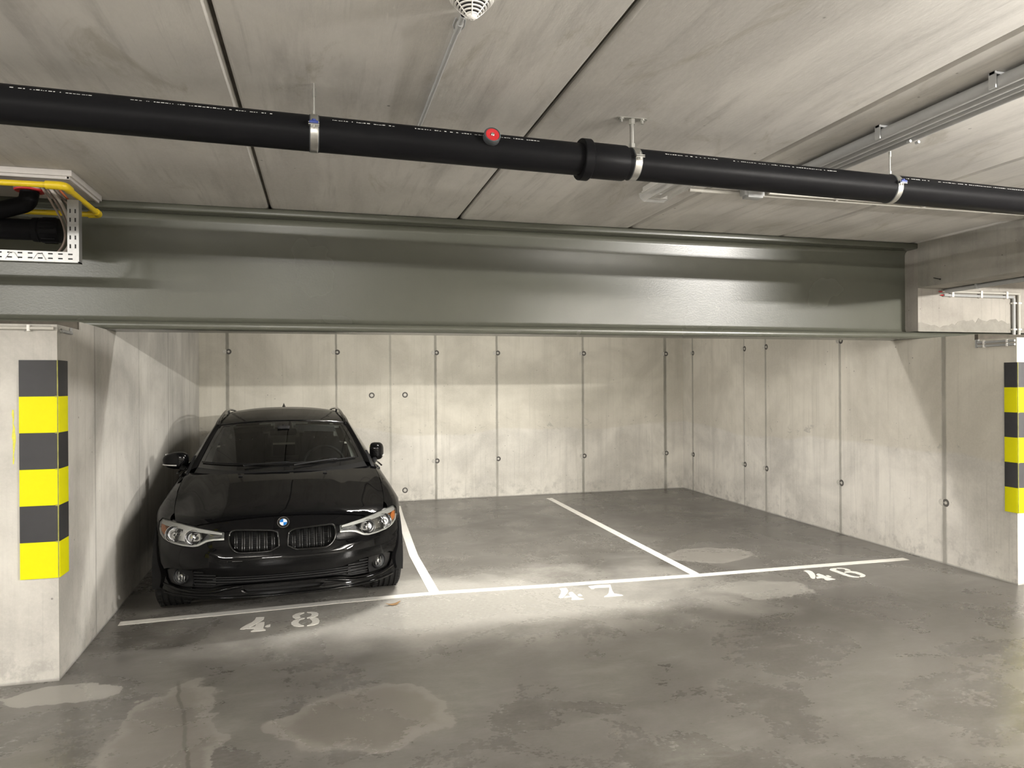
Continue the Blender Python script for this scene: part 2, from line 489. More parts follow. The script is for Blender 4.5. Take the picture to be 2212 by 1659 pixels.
def tie_holes(mb, spots, face):
    """recessed form-tie cones: a dark ring lip with a paler mortar plug inside"""
    for a, z in spots:
        for da, r, full in ((0.018, .024, True), (-.030, .017, False)):
            if face == 'back':
                M = axis_m((a + da, Y1, z), (0, -1, 0))
            else:
                M = axis_m((5.405 + (a - 4.53) / 5.6 * .04, a - da, z), (-1, 0, 0))
            mb.lathe([(r + .012, 0), (r + .010, .0025), (r, .003), (r * .86, .0006)], M, 20, 1 if full else 2)
            mb.lathe([(r * .86, .0008), (r * .55, .0012), (.0005, .0016)], M, 20, 2 if full else 2)
            if full:
                mb.lathe([(r * .86, .001), (r * .62, .0022), (r * .60, .0010)], M, 20, 1)

mb = MB()
mb.box(X0, X1, Y1, Y1 + .3, 0, ZC + .2)
tie_holes(mb, [(x, 2.092) for x in (-1.21, .188, 1.561, 2.458, 3.789, 5.143)] +
              [(x, .552) for x in (1.561, 2.458, 3.789, 5.143)], 'back')
for x, z in ((.668, 1.494), (1.129, 1.496), (1.121, .154)):
    M = axis_m((x, Y1, z), (0, -1, 0))
    mb.lathe([(.040, 0), (.036, .003), (.026, .003), (.022, .0008)], M, 20, 1)
    mb.lathe([(.022, .001), (.010, .002), (.0005, .002)], M, 20, 2)
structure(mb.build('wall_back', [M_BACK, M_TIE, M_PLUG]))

def slab_wall(mb, foot, z0, z1, mi=0):
    mb.prism(foot, z0, z1, mi)
# left dividing wall: low in front of and under the steel beam, full height behind it
mb = MB()
LW = lambda y: -1.432 - (y - 4.53) / 5.6 * .125
slab_wall(mb, [(LW(4.53), 4.53), (LW(4.98), 4.98), (LW(5.86), 5.86), (LW(Y1), Y1), (-2.25, Y1), (-2.25, 4.53)], 0, 1.995)
slab_wall(mb, [(LW(4.98), 4.98), (LW(5.86), 5.86), (-2.25, 5.86), (-2.25, 4.98)], 1.995, 2.0445)
mb.box(-2.25, LW(4.95) - .012, 4.945, 4.985, 1.994, 2.0445, 2)  # dark mortar strip, also painting the shade in the gap below the beam
slab_wall(mb, [(LW(5.86), 5.86), (LW(Y1), Y1), (-2.25, Y1), (-2.25, 5.86)], 1.995, ZC + .03)
structure(mb.build('wall_left', [M_LEFT, M_MORTAR, M_JOINT_SHADE]))
mb = MB()
RW = lambda y: 5.405 + (y - 4.53) / 5.6 * .04
slab_wall(mb, [(RW(4.53), 4.53), (6.25, 4.53), (6.25, Y1), (RW(Y1), Y1), (RW(5.86), 5.86), (RW(4.92), 4.92)], 0, 1.995)
slab_wall(mb, [(RW(4.92), 4.92), (6.25, 4.92), (6.25, 5.86), (RW(5.86), 5.86)], 1.995, 2.0445)
mb.box(RW(4.9) + .003, 6.25, 4.885, 4.925, 1.994, 2.0445, 4)  # dark strip painted for the shadowed gap between wall top and beam
slab_wall(mb, [(RW(5.86), 5.86), (6.25, 5.86), (6.25, Y1), (RW(Y1), Y1)], 1.995, ZC + .03)
tie_holes(mb, [(y, 2.09) for y in (9.818, 8.432, 7.947, 6.588)] + [(y, .552) for y in (9.818, 8.432, 7.947, 6.588, 5.239)], 'right')
structure(mb.build('wall_right', [M_RIGHT, M_TIE, M_PLUG, M_MORTAR, M_JOINT_SHADE]))

# concrete around the beam's right end and the downstand running towards the aisle
mb = MB()
mb.box(5.405, 9.5, 5.515, 5.9, 2.115, ZC + .03)
rnd = random.Random(3)
pts = [(5.412, 2.112)]
x = 5.412
while x < 8.2:
    pts.append((x, 2.112 + .035 + .09 * abs(math.sin(x * 3.1 + 1.3)) * (0.5 + rnd.random() * .6) + rnd.random() * .018)); x += .035
pts.append((8.2, 2.112))
structure(mb.build('trim_1', [M_ENCASE, M_MORTAR]))
mb2 = MB(); mb2.prism(pts, 5.5125, 5.5165, 0, lambda a, b, c: (a, c, b))
structure(mb2.build('trim_3', M_MORTAR, smooth=False))
mb = MB()
mb.box(5.405, 5.74, 2.6, 5.52, 2.52, ZC + .03, bev=.006)
structure(mb.build('trim_2', M_LINTEL))

# the aisle behind the camera
mb = MB(); mb.box(X0, X1, Y0 - .3, Y0, 0, ZC + .2); structure(mb.build('wall_front', M_AISLE))
mb = MB(); mb.box(X0 - .3, X0, Y0 - .3, Y1 + .3, 0, ZC + .2); structure(mb.build('wall_far_left', M_AISLE))
mb = MB(); mb.box(X1, X1 + .3, Y0 - .3, Y1 + .3, 0, ZC + .2); structure(mb.build('wall_far_right', M_AISLE))

# ------------------------------------------------------------------ steel beam
def steel_beam():
    t = thing('steel_beam', 'long grey-green painted steel I-beam spanning above the parking bays', 'beam', (2, 5.68, 2.045))
    xa, xb = -8.9 - 2, 9.4 - 2
    def flange(z0, z1, name, r):
        mb = MB(); mb.sharp = 50
        prof = []
        for cx, cz, a0 in ((.165 - r, z1 - r, 0), (-.165 + r, z1 - r, 90), (-.165 + r, z0 + r, 180), (.165 - r, z0 + r, 270)):
            for k in range(5):
                a = math.radians(a0 + k * 22.5); prof.append((cx + r * math.cos(a), cz + r * math.sin(a)))
        mb.prism(prof, xa, xb, 0, lambda p, q, c: (c, p, q))
        mb.build(name, M_STEEL, t)
    flange(0.0, .062, 'flange', .026)
    flange(.842, .893, 'flange', .012)
    mb = MB(); mb.sharp = 60
    # web with fillets at both flanges
    prof = []
    H0, H1, hw, R = .060, .844, .011, .045
    for k in range(7):
        a = math.radians(270 - k * 15); prof.append((hw + R + R * math.cos(a), H0 + R + R * math.sin(a)))
    for k in range(7):
        a = math.radians(180 - k * 15); prof.append((hw + R + R * math.cos(a), H1 - R + R * math.sin(a)))
    full = [(-p, q) for p, q in prof] + [(p, q) for p, q in reversed(prof)]
    mb.prism(full, xa, xb, 0, lambda p, q, c: (c, p, q))
    mb.build('web', M_STEEL, t)
steel_beam()
DIGITS = {
 '4_48': [[(-0.462, 5.377), (-0.405, 5.369), (-0.406, 5.32), (-0.422, 5.284), (-0.463, 5.201), (-0.5, 5.15), (-0.521, 5.137), (-0.545, 5.144), (-0.54, 5.171), (-0.511, 5.23), (-0.482, 5.27), (-0.466, 5.316)], [(-0.448, 5.226), (-0.425, 5.25), (-0.396, 5.258), (-0.393, 5.196), (-0.395, 5.12), (-0.376, 5.086), (-0.376, 5.072), (-0.417, 5.07), (-0.47, 5.074), (-0.471, 5.085), (-0.453, 5.113), (-0.451, 5.131), (-0.502, 5.141), (-0.493, 5.167), (-0.451, 5.174)], [(-0.387, 5.156), (-0.375, 5.181), (-0.352, 5.194), (-0.352, 5.146), (-0.372, 5.14)]],
 '8_48': [[(-0.134, 5.4), (-0.166, 5.398), (-0.194, 5.379), (-0.214, 5.342), (-0.211, 5.305), (-0.191, 5.27), (-0.157, 5.29), (-0.164, 5.318), (-0.162, 5.354), (-0.134, 5.384)], [(-0.13, 5.272), (-0.172, 5.263), (-0.202, 5.231), (-0.216, 5.195), (-0.214, 5.155), (-0.194, 5.11), (-0.164, 5.09), (-0.129, 5.092), (-0.129, 5.106), (-0.149, 5.127), (-0.166, 5.161), (-0.166, 5.21), (-0.153, 5.242), (-0.128, 5.256)], [(-0.115, 5.4), (-0.08, 5.397), (-0.047, 5.375), (-0.034, 5.339), (-0.037, 5.297), (-0.062, 5.268), (-0.112, 5.256), (-0.113, 5.272), (-0.088, 5.296), (-0.081, 5.326), (-0.084, 5.359), (-0.115, 5.389)], [(-0.094, 5.246), (-0.081, 5.258), (-0.053, 5.26), (-0.034, 5.229), (-0.026, 5.171), (-0.033, 5.123), (-0.061, 5.097), (-0.109, 5.088), (-0.109, 5.101), (-0.085, 5.123), (-0.075, 5.16), (-0.079, 5.201)]],
 '4_47': [[(1.827, 5.45), (1.856, 5.46), (1.888, 5.458), (1.881, 5.393), (1.863, 5.348), (1.818, 5.272), (1.781, 5.216), (1.758, 5.206), (1.744, 5.226), (1.761, 5.26), (1.802, 5.336), (1.825, 5.399)], [(1.855, 5.311), (1.876, 5.339), (1.897, 5.343), (1.897, 5.289), (1.896, 5.221), (1.897, 5.178), (1.922, 5.142), (1.875, 5.134), (1.822, 5.145), (1.828, 5.165), (1.843, 5.188), (1.841, 5.213), (1.787, 5.209), (1.803, 5.238), (1.826, 5.253), (1.846, 5.245)], [(1.91, 5.256), (1.93, 5.274), (1.941, 5.271), (1.938, 5.218), (1.917, 5.217), (1.906, 5.226)]],
 '7_47': [[(2.075, 5.452), (2.156, 5.462), (2.266, 5.448), (2.238, 5.362), (2.214, 5.287), (2.199, 5.212), (2.242, 5.165), (2.244, 5.14), (2.175, 5.141), (2.089, 5.146), (2.096, 5.163), (2.125, 5.184), (2.156, 5.224), (2.195, 5.303), (2.226, 5.377), (2.113, 5.393), (2.086, 5.37), (2.071, 5.38)]],
 '4_46': [[(4.041, 5.379), (4.076, 5.388), (4.1, 5.377), (4.099, 5.338), (4.07, 5.268), (4.02, 5.194), (3.977, 5.144), (3.954, 5.145), (3.956, 5.173), (3.989, 5.227), (4.026, 5.299), (4.043, 5.348)], [(4.063, 5.24), (4.094, 5.267), (4.109, 5.263), (4.113, 5.214), (4.108, 5.146), (4.114, 5.11), (4.125, 5.078), (4.085, 5.073), (4.037, 5.07), (4.031, 5.089), (4.048, 5.123), (4.036, 5.144), (3.994, 5.142), (4.011, 5.174), (4.029, 5.192), (4.049, 5.186)], [(4.126, 5.199), (4.15, 5.198), (4.145, 5.152), (4.131, 5.148), (4.114, 5.158)]],
 '6_46': [[(4.377, 5.376), (4.353, 5.382), (4.314, 5.375), (4.286, 5.352), (4.275, 5.318), (4.281, 5.249), (4.276, 5.179), (4.284, 5.124), (4.307, 5.088), (4.35, 5.07), (4.369, 5.088), (4.341, 5.107), (4.327, 5.141), (4.326, 5.182), (4.334, 5.222), (4.33, 5.265), (4.331, 5.32), (4.337, 5.343), (4.359, 5.349)], [(4.386, 5.385), (4.421, 5.375), (4.449, 5.342), (4.453, 5.303), (4.441, 5.276), (4.42, 5.282), (4.402, 5.299), (4.427, 5.329), (4.404, 5.355), (4.377, 5.363)], [(4.355, 5.252), (4.382, 5.262), (4.425, 5.262), (4.46, 5.233), (4.466, 5.177), (4.458, 5.126), (4.443, 5.101), (4.408, 5.076), (4.368, 5.076), (4.377, 5.097), (4.406, 5.112), (4.412, 5.139), (4.41, 5.188), (4.392, 5.223), (4.363, 5.231), (4.345, 5.23)]],
}
# ------------------------------------------------------------------ drain pipe under the ceiling
PIPE_Y = lambda x: 3.185 + .030 * x
PIPE_Z = lambda x: 2.724 - .006 * x
PR = .075
def pp(x, r=0.0, ang=0.0):
    """point on the pipe: ang from the front (-y) towards the top"""
    return Vector((x, PIPE_Y(x) - r * math.cos(ang), PIPE_Z(x) + r * math.sin(ang)))
PDIR = (pp(1) - pp(0)).normalized()
def drain_pipe():
    t = thing('drain_pipe', 'long black plastic drain pipe hung below the ceiling', 'pipe', pp(1.3))
    L = lambda p: Vector(p) - pp(1.3)
    mb = MB(); mb.tube([L(pp(-8.8)), L(pp(1.34))], PR, 40); mb.tube([L(pp(1.30)), L(pp(12.5))], PR, 40)
    mb.build('pipe', M_BLACKPIPE, t)
    mb = MB()
    M = axis_m(L(pp(1.215)), PDIR)
    mb.lathe([(PR, -.022), (PR + .019, -.022), (PR + .022, -.018), (PR + .022, .022), (PR + .018, .026), (PR + .0085, .03),
              (PR + .0085, .205), (PR + .006, .212), (PR, .214)], M, 44)
    s = mb.build('socket', M_BLACKPIPE, t)
    # printed text line, far too small to read: dashes of white print
    rnd = random.Random(11)
    for xa, xb in ((-1.13, -.86), (-.72, -.20), (.05, .31), (.40, .98), (1.62, 1.9), (2.0, 2.62), (3.08, 3.24), (3.3, 4.3), (-2.6, -1.4)):
        x = xa; mb = MB()
        while x < xb:
            w = rnd.choice((.004, .006, .009, .012)); a0 = .62; a1 = .62 + .07 * rnd.uniform(.5, 1.1)
            r = PR + .0006
            mb.add([L(pp(x, r, a0)), L(pp(x + w, r, a0)), L(pp(x + w, r, a1)), L(pp(x, r, a1))], [(0, 1, 2, 3)])
            x += w + rnd.choice((.003, .004, .006, .016))
        mb.build('printed_marking', M_PRINT, t, smooth=False)
drain_pipe()

def hanger(x, kind, label):
    c = pp(x); top = ZC
    t = thing('pipe_hanger', label, 'pipe hanger', c, 0, 'metal hangers of the black drain pipe')
    w = .016 if kind != 'plate' else .017
    M = axis_m((0, 0, 0), PDIR)
    mb = MB(); r0 = PR + .001
    mb.lathe([(r0, -w), (r0 + .003, -w), (r0 + .0045, -w * .7), (r0 + .003, -w * .35), (r0 + .0045, 0), (r0 + .003, w * .35), (r0 + .0045, w * .7), (r0 + .003, w), (r0, w)] if kind != 'plate'
             else [(r0, -w), (r0 + .003, -w), (r0 + .0035, 0), (r0 + .003, w), (r0, w)], M, 44)
    mb.build('clamp_band', M_ZINC, t)
    mb = MB(); mb.lathe([(PR + .0004, -w - .004), (PR + .0018, -w - .004), (PR + .0018, w + .004), (PR + .0004, w + .004)], M, 44)
    mb.build('rubber_lining', M_RUBBER, t)
    zt = top - c.z
    if kind == 'plate':
        mb = MB(); mb.tube([(0, 0, PR), (0, 0, zt - .004)], .0105, 12); mb.build('rod', M_ZINC, t)
        mb = MB(); mb.tube([(0, 0, PR + .002), (0, 0, PR + .024)], .0165, 6); mb.build('nut', M_ZINC, t)
        mb = MB(); mb.tube([(0, 0, zt - .032), (0, 0, zt - .006)], .0165, 6); mb.build('nut', M_ZINC, t)
        prof = [(math.cos(a) * .018 + (.062 if math.cos(a) > 0 else -.062), math.sin(a) * .018) for a in [k * PI / 10 - PI / 2 + .001 for k in range(20)]]
        mb = MB(); mb.prism(prof, zt - .005, zt - .0005); mb.build('ceiling_plate', M_ZINC, t)
        for sx in (-1, 1):
            mb = MB(); mb.tube([(sx * .055, 0, zt - .012), (sx * .055, 0, zt - .005)], .013, 16); mb.tube([(sx * .055, 0, zt - .024), (sx * .055, 0, zt - .012)], .007, 6)
            mb.build('bolt', M_ZINC, t)
    else:
        mb = MB(); mb.tube([(0, 0, PR), (0, 0, zt + .005)], .0045, 10); mb.build('rod', M_ZINC, t)
        mb = MB(); mb.tube([(0, 0, PR + .003), (0, 0, PR + .022)], .0085, 6); mb.build('nut', M_ZINC, t)
        mb = MB(); mb.tube([(0, 0, zt - .058), (0, 0, zt - .022)], .0075, 6); mb.build('nut', M_ZINC, t)
    # closing screw on the front, with its clip
    fr = Vector((0, -(PR + .004), .012))
    mb = MB(); mb.box(-.022, .022, fr.y - .020, fr.y + .004, fr.z - .006, fr.z - .002); mb.box(-.022, .022, fr.y - .020, fr.y + .004, fr.z + .002, fr.z + .006)
    mb.tube([(0, fr.y - .011, fr.z - .016), (0, fr.y - .011, fr.z + .020)], .004, 8)
    mb.build('screw_lug', M_ZINC, t)
    if kind == 'blue':
        mb = MB(); mb.box(-.018, .018, fr.y - .024, fr.y - .004, fr.z - .001, fr.z + .010, bev=.002); mb.tube([(0, fr.y - .014, fr.z + .01), (0, fr.y - .014, fr.z + .017)], .009, 10)
        mb.build('locking_clip', M_BLUE, t)
hanger(-.026, 'blue', 'zinc pipe hanger with thin rod and dark blue clip, left of the red disc')
hanger(1.47, 'plate', 'pipe hanger with bolted ceiling plate, right of the pipe socket')
hanger(3.027, 'blue', 'zinc pipe hanger with thin rod, below the grey conduit bundle on the right')

def red_disc():
    c = pp(.742, PR + .006, .42)
    t = thing('rubber_disc', 'small red and black rubber disc bolted on the black pipe', 'disc', c)
    d = Vector((.02, -1, .30)).normalized(); M = axis_m((0, 0, 0), d)
    mb = MB(); mb.lathe([(.001, -.012), (.034, -.012), (.038, -.004), (.0385, .022), (.036, .027), (.0325, .028), (.031, .0245)], M, 36)
    mb.build('rim', M_RUBBER, t)
    mb = MB(); mb.lathe([(.0315, .0245), (.03, .0262), (.012, .0262), (.010, .025), (.0005, .025)], M, 36); mb.build('face', M_RED, t)
    mb = MB(); mb.lathe([(.0008, .024), (.0085, .024), (.0085, .029), (.006, .031), (.0045, .031), (.004, .027), (.0005, .027)], M, 12); mb.build('bolt', M_ZINC, t)
red_disc()

# ------------------------------------------------------------------ smoke detector and its conduit
def smoke_detector():
    t = thing('smoke_detector', 'white conical smoke detector with slotted vents on the ceiling', 'smoke detector', (.487, 2.325, ZC))
    H = axis_m((0, 0, 0), (0, 0, -1))
    mb = MB(); mb.lathe([(.001, 0), (.072, 0), (.074, .004), (.074, .020), (.070, .026), (.066, .028), (.050, .028)], H, 48); mb.build('base', M_WHITEPL, t)
    mb = MB(); mb.lathe([(.056, .028), (.045, .045), (.030, .060), (.013, .074)], H, 40); mb.build('sensing_chamber', M_DARKHOLE, t)
    mb = MB()
    for r, h in ((.0625, .030), (.0555, .038), (.0475, .0465), (.0390, .0550), (.0305, .0630), (.0215, .0710)):
        mb.lathe([(r + .0012, h - .0018), (r + .0022, h), (r + .0006, h + .0022), (r - .0045, h + .0022), (r - .0045, h - .0018), (r + .0012, h - .0018)], H, 48)
    for k in range(6):
        a = k * PI / 3 + .35
        c, s = math.cos(a), math.sin(a)
        mb.tube([(c * .064, s * .064, -.029), (c * .042, s * .042, -.0535), (c * .016, s * .016, -.078)], .0022, 8)
    mb.build('vent_cage', M_WHITEPL, t)
    mb = MB(); mb.lathe([(.018, .073), (.0165, .079), (.011, .0845), (.0045, .086), (.0040, .0850), (.0005, .0850)], H, 32); mb.build('nose_cap', M_WHITEPL, t)
    t2 = thing('conduit', 'single light grey conduit running along the ceiling from the smoke detector', 'conduit', (.478, 3.0, ZC))
    mb = MB(); r = .0095
    mb.tube([(.003, -.555, -r - .003), (-.004, .66, -r - .003)], r, 16); mb.build('tube', M_GREYPVC, t2)
    mb = MB(); mb.tube([(.0032, -.562, -r - .003), (.0032, -.5545, -r - .003)], r * .8, 16); mb.build('open_end', M_DARKHOLE, t2)
    mb = MB(); mb.tube([(.003, -.50, -r - .003), (.0025, -.44, -r - .003)], r + .003, 16)
    for s in (-1, 1):
        mb.tube(bend([(.003 + s * .011, -.455, -.015), (.003 + s * .021, -.475, -.010), (.003 + s * .017, -.51, -.002)], .01), .0028, 8)
    mb.build('clip', M_GREYPVC, t2)
smoke_detector()

# ------------------------------------------------------------------ conduit bundle, junction box, run to the right
def conduits():
    t = thing('conduit_bundle', 'bundle of four light grey conduits crossing the ceiling at upper right', 'conduit', (2.85, 3.0, ZC))
    for k in range(4):
        x = 2.752 + k * .062 - 2.85
        mb = MB(); mb.tube([(x, -9.5, -.040), (x, 1.05, -.040)], .0275 if k < 2 else .022, 20); mb.build('tube', M_GREYPVC, t)
    for y in (-2.2, -.62, .02, .75):
        mb = MB(); mb.box(-.135, -.128, y - .016, y + .016, -.07, -.001); mb.box(-.135, .135, y - .012, y + .012, -.012, -.001)
        mb.tube([(.060, y - .01, -.066), (.060, y + .01, -.066)], .008, 8); mb.tube([(.112, y - .01, -.066), (.112, y + .01, -.066)], .008, 8)
        mb.build('bracket', M_GREYPVC, t)
    t = thing('junction_box', 'small grey cable junction fitting just behind the black pipe', 'junction box', (2.80, 4.235, ZC))
    mb = MB(); mb.box(-.055, .06, -.04, .035, -.062, -.001, bev=.008); mb.build('body', M_GREYPVC, t)
    for x in (-.062, .062):
        mb = MB(); mb.box(x - .014, x + .014, -.03, .03, -.045, -.001, bev=.004); mb.build('clip', M_GREYPVC, t)
    for nm, y, xa, lab in (('conduit', 4.225, 2.92, 'cream conduit behind the black pipe, starting at the small junction fitting'),
                           ('conduit', 4.285, 2.36, 'cream conduit behind the black pipe, starting at the unlit ceiling luminaire')):
        t = thing(nm, lab, 'conduit', (4.0, y, ZC))
        mb = MB(); mb.tube([(xa - 4, 0, -.016), (3.0, .05, -.016)], .0115, 14); mb.build('tube', M_CREAMPVC, t)
        for x in (-.55, .1, .75, 1.15) if y < 4.25 else (-1.15, -.5, .25, .9):
            mb = MB(); mb.box(x - .010, x + .010, -.017, .017, -.026, -.0005, bev=.003); mb.build('clip', M_WHITEPL, t)
conduits()

def ceiling_luminaire():
    t = thing('ceiling_luminaire', 'unlit white ceiling luminaire with clear cover behind the black pipe', 'ceiling light', (2.135, 4.045, ZC))
    mb = MB()
    a, b, l = .105, .075, .30
    def sect(y, w, z0, z1):
        return [(-w, y, z0), (w, y, z0), (w, y, z1), (-w, y, z1)]
    mb.box(-.085, .085, -l, l, -.045, -.001, bev=.006); mb.build('housing', M_WHITEPL, t)
    mb = MB()
    prof = [(-.104, -.042), (-.098, -.072), (-.070, -.094), (.070, -.094), (.098, -.072), (.104, -.042)]
    n = len(prof)
    v = [(p, -l - .012, q) for p, q in prof] + [(p, l + .012, q) for p, q in prof]
    f = [(k, k + 1, n + k + 1, n + k) for k in range(n - 1)] + [tuple(range(n))[::-1], tuple(range(n, 2 * n))]
    mb.add(v, f); mb.build('cover', M_LAMPCOVER, t)
    for s in (-1, 1):
        mb = MB(); mb.tube([(s * .034, -l + .04, -.066), (s * .034, l - .04, -.066)], .013, 14); mb.build('tube_lamp', M_WHITEPL, t)
        mb = MB(); mb.box(-.08, .08, s * (l - .030), s * (l - .012), -.078, -.045); mb.build('lamp_holder', M_WHITEPL, t)
    for s in (-1, 1):
        mb = MB(); mb.box(s * .098 - .008, s * .098 + .008, -l + .03, l - .03, -.05, -.038, bev=.002); mb.build('edge_trim', M_WHITEPL, t)
ceiling_luminaire()

# ------------------------------------------------------------------ unseen lamps that light the place, some added purely as fill
def area_lamp(parent, loc, rot, sx, sy, watts):
    d = bpy.data.lights.new('lamp', 'AREA'); d.shape = 'RECTANGLE'; d.size = sx; d.size_y = sy
    d.energy = watts; d.color = (1.0, .965, .915)
    o = bpy.data.objects.new('lamp', d); o.location = loc; o.rotation_euler = rot
    return link(o, parent)
M_LIT = emit('lit diffuser', (1.0, .965, .915), 1.5)
M_LIT.cycles.emission_sampling = 'NONE'
def aisle_light(x, y, rz, power, label, drop=0.0, L=1.5, w=.15):
    t = thing('ceiling_light', label, 'ceiling light', (x, y, ZC - drop), rz, 'lit luminaires over the aisle')
    mb = MB(); mb.box(-L / 2, L / 2, -w / 2, w / 2, -.045, -.001, bev=.006); mb.build('housing', M_WHITEPL, t)
    prof = [(w * .5 * math.cos(a), -.050 - .075 * math.sin(a)) for a in [k * PI / 10 for k in range(11)]]
    mb = MB(); mb.prism(prof, -L / 2 + .02, L / 2 - .02, 0, lambda p, q, c: (c, p, q))
    mb.build('diffuser', M_LIT, t)
    for q in (-1, 1):
        area_lamp(t, (0, q * .062, -.118), (-q * math.radians(-48), 0, 0), L - .06, .085, power / 2)
    if drop:
        for q in (-1, 1):
            mb = MB(); mb.tube([(q * L * .4, 0, -.005), (q * L * .4, 0, drop)], .006, 8); mb.build('rod', M_ZINC, t)
def fill_uplight(x, y, z, rz, power, label, L=1.5):
    """tube light in an opaque tray hung on wires, added only to brighten the slab"""
    t = thing('fill_uplight', label, 'ceiling light', (x, y, z), rz, 'fill uplights added over the aisle')
    mb = MB(); mb.tube([(-L / 2, 0, 0), (L / 2, 0, 0)], .022, 14); mb.build('tube', M_LIT, t)
    area_lamp(t, (0, 0, .030), (PI, 0, 0), L, .26, power)
    mb = MB(); mb.box(-L / 2 - .08, L / 2 + .08, -.17, .17, -.075, -.065); mb.box(-L / 2 - .08, L / 2 + .08, -.17, -.162, -.075, .0); mb.box(-L / 2 - .08, L / 2 + .08, .162, .17, -.075, .0)
    mb.build('tray', M_GALV, t)
    for s in (-1, 1):
        mb = MB(); mb.tube([(s * (L / 2), 0, 0), (s * (L / 2 + .05), 0, 0)], .027, 14); mb.build('end_cap', M_WHITEPL, t)
        mb = MB(); mb.tube([(s * (L / 2 + .06), 0, -.066), (s * (L / 2 + .06), 0, ZC - z - .004)], .0015, 6); mb.build('fill_uplight_wire', M_ZINC, t)
LAMPS = [(-.6, -5.4, 0, 75, 'added unseen fill luminaire over the far side of the aisle'),  # added fill from behind, evens out the right wall
         (-3.9, -.6, 0, 58, 'lit white luminaire over the aisle, on the left'),
         (-7.4, .6, 0, 130, 'added unseen fill luminaire over the aisle, at its far left'),  # fill lamp added far out to brighten the right wall
         (8.1, -2.9, 0, 520, 'lit white luminaire over the aisle, beyond the right pier', .02),
         (1.75, 6.30, 0, 46, 'lit white luminaire over the parking bays, hidden behind the steel beam')]
for a in LAMPS:
    aisle_light(*a)
UP = [(4.2, .2, 2.45, 0, 330, 'uplight tray added unseen, over the aisle on the right of the camera'),
      (-1.6, -.4, 2.45, 0, 45, 'uplight tray added unseen, over the aisle behind the camera')]
for a in UP:
    fill_uplight(*a)

# ------------------------------------------------------------------ conduits at the two piers
def pier_conduits():
    # left pier, along the top of its front face
    t = thing('conduit', 'cream conduit along the top of the left pier', 'conduit', (-1.44, 4.52, 1.972))
    mb = MB(); mb.tube([(-.80, 0, 0), (-.004, 0, 0)], .0095, 14); mb.build('tube', M_CREAMPVC, t)
    mb = MB(); mb.box(-.135, -.120, -.012, .012, -.017, .018, bev=.003); mb.build('clip', M_WHITEPL, t)
    t = thing('cable_eye', 'small steel ring and grey stub of conduit at the left pier corner', 'hook', (-1.428, 4.54, 1.962))
    mb = MB(); mb.tube([(.008, .02 + .015 * math.cos(k * PI / 8), .012 * math.sin(k * PI / 8)) for k in range(16)], .0022, 8, closed=True); mb.build('ring', M_ZINC, t)
    mb = MB(); mb.tube([(.006, .045, .000), (.003, .21, -.002)], .009, 12); mb.build('stub', M_GREYPVC, t)
    mb = MB(); mb.box(-.004, .006, .20, .215, .0, .03); mb.build('clip', M_GREYPVC, t)
    # right: two conduits with bends on the pale face under the downstand
    for k, (zh, xv, xa, lab) in enumerate(((2.492, 6.583, 5.665, 'upper cream conduit bending down on the pale concrete at far right'),
                                           (2.458, 6.520, 5.685, 'lower cream conduit bending down on the pale concrete at far right'))):
        t = thing('conduit', lab, 'conduit', (6.0, 5.497, zh))
        mb = MB(); r = .0125 if k else .0115
        mb.tube([(xa - 6, 0, 0), (xv - 6 + (.0 if k else .012), 0, 0)], r, 14)
        mb.tube([(xv - 6, -.004, -.012), (xv - 6, -.004, 2.045 - zh - (0.012 if k else -.01))], r + .002, 14); mb.build('tube', M_GREYPVC if k else M_CREAMPVC, t)
        for x in (-.22, .12, .43):
            mb = MB(); mb.box(x - .012, x + .012, -.017, .016, -.017, .017, bev=.003); mb.build('clip', M_WHITEPL, t)
        for z in (2.40 - zh, 2.145 - zh):
            mb = MB(); mb.box(xv - 6 - .020, xv - 6 + .020, -.021, .015, z - .008, z + .008, bev=.003); mb.build('clip', M_WHITEPL, t)
        mb = MB()
        mb.tube([(xa - 6 - .028, .008, .0), (xa - 6 + .004, 0, 0)], .005, 8)
        mb.build('red_cable', M_RED, t)
        if k:
            mb = MB()
            mb.tube([(xv - 6, -.004, 2.045 - zh - .052), (xv - 6, -.004, 2.045 - zh - .008)], .007, 8)
            mb.build('red_cable', M_RED, t)
    t = thing('conduit', 'grey conduit tucked under the concrete downstand at far right', 'conduit', (5.712, 4.0, 2.4985))
    mb = MB(); mb.tube([(0, -1.35, 0), (0, 1.50, 0)], .021, 14); mb.build('tube', M_GREYPVC, t)
    mb = MB(); mb.box(-.03, .025, 1.15, 1.165, -.0235, .0215); mb.build('clip', M_GREYPVC, t)
    # right wall top
    for z, lab in ((1.971, 'upper of two short grey conduits at the top corner of the right wall'), (1.940, 'lower of two short grey conduits at the top corner of the right wall')):
        t = thing('conduit', lab, 'conduit', (5.392, 4.70, z))
        mb = MB(); mb.tube([(0, -.165, 0), (0, .175, 0)], .0095, 14); mb.build('tube', M_GREYPVC, t)
        for y in (-.10, .11):
            mb = MB(); mb.box(-.014, .014, y - .008, y + .008, -.0135, .0135, bev=.003); mb.build('clip', M_WHITEPL, t)
    t = thing('cable_bracket', 'small pale bracket at the end of the wall-top conduits', 'bracket', (5.395, 4.895, 1.962))
    mb = MB(); mb.box(-.008, .009, -.012, .0, -.035, .035); mb.build('plate', M_GREYPVC, t)
    mb = MB(); mb.box(-.008, .009, -.030, -.018, .0, .035); mb.build('hook', M_GREYPVC, t)
    # nail sticking out of the downstand
    t = thing('nail', 'black nail sticking out of the concrete downstand', 'nail', (5.405, 5.30, 2.578))
    mb = MB(); mb.tube([(.004, .045, .013), (-.012, -.045, -.012)], .0035, 8); mb.build('shank', M_SLOT, t)
    mb = MB(); mb.tube([(-.012, -.044, -.012), (-.0128, -.050, -.0135)], .0065, 10); mb.build('head', M_SLOT, t)
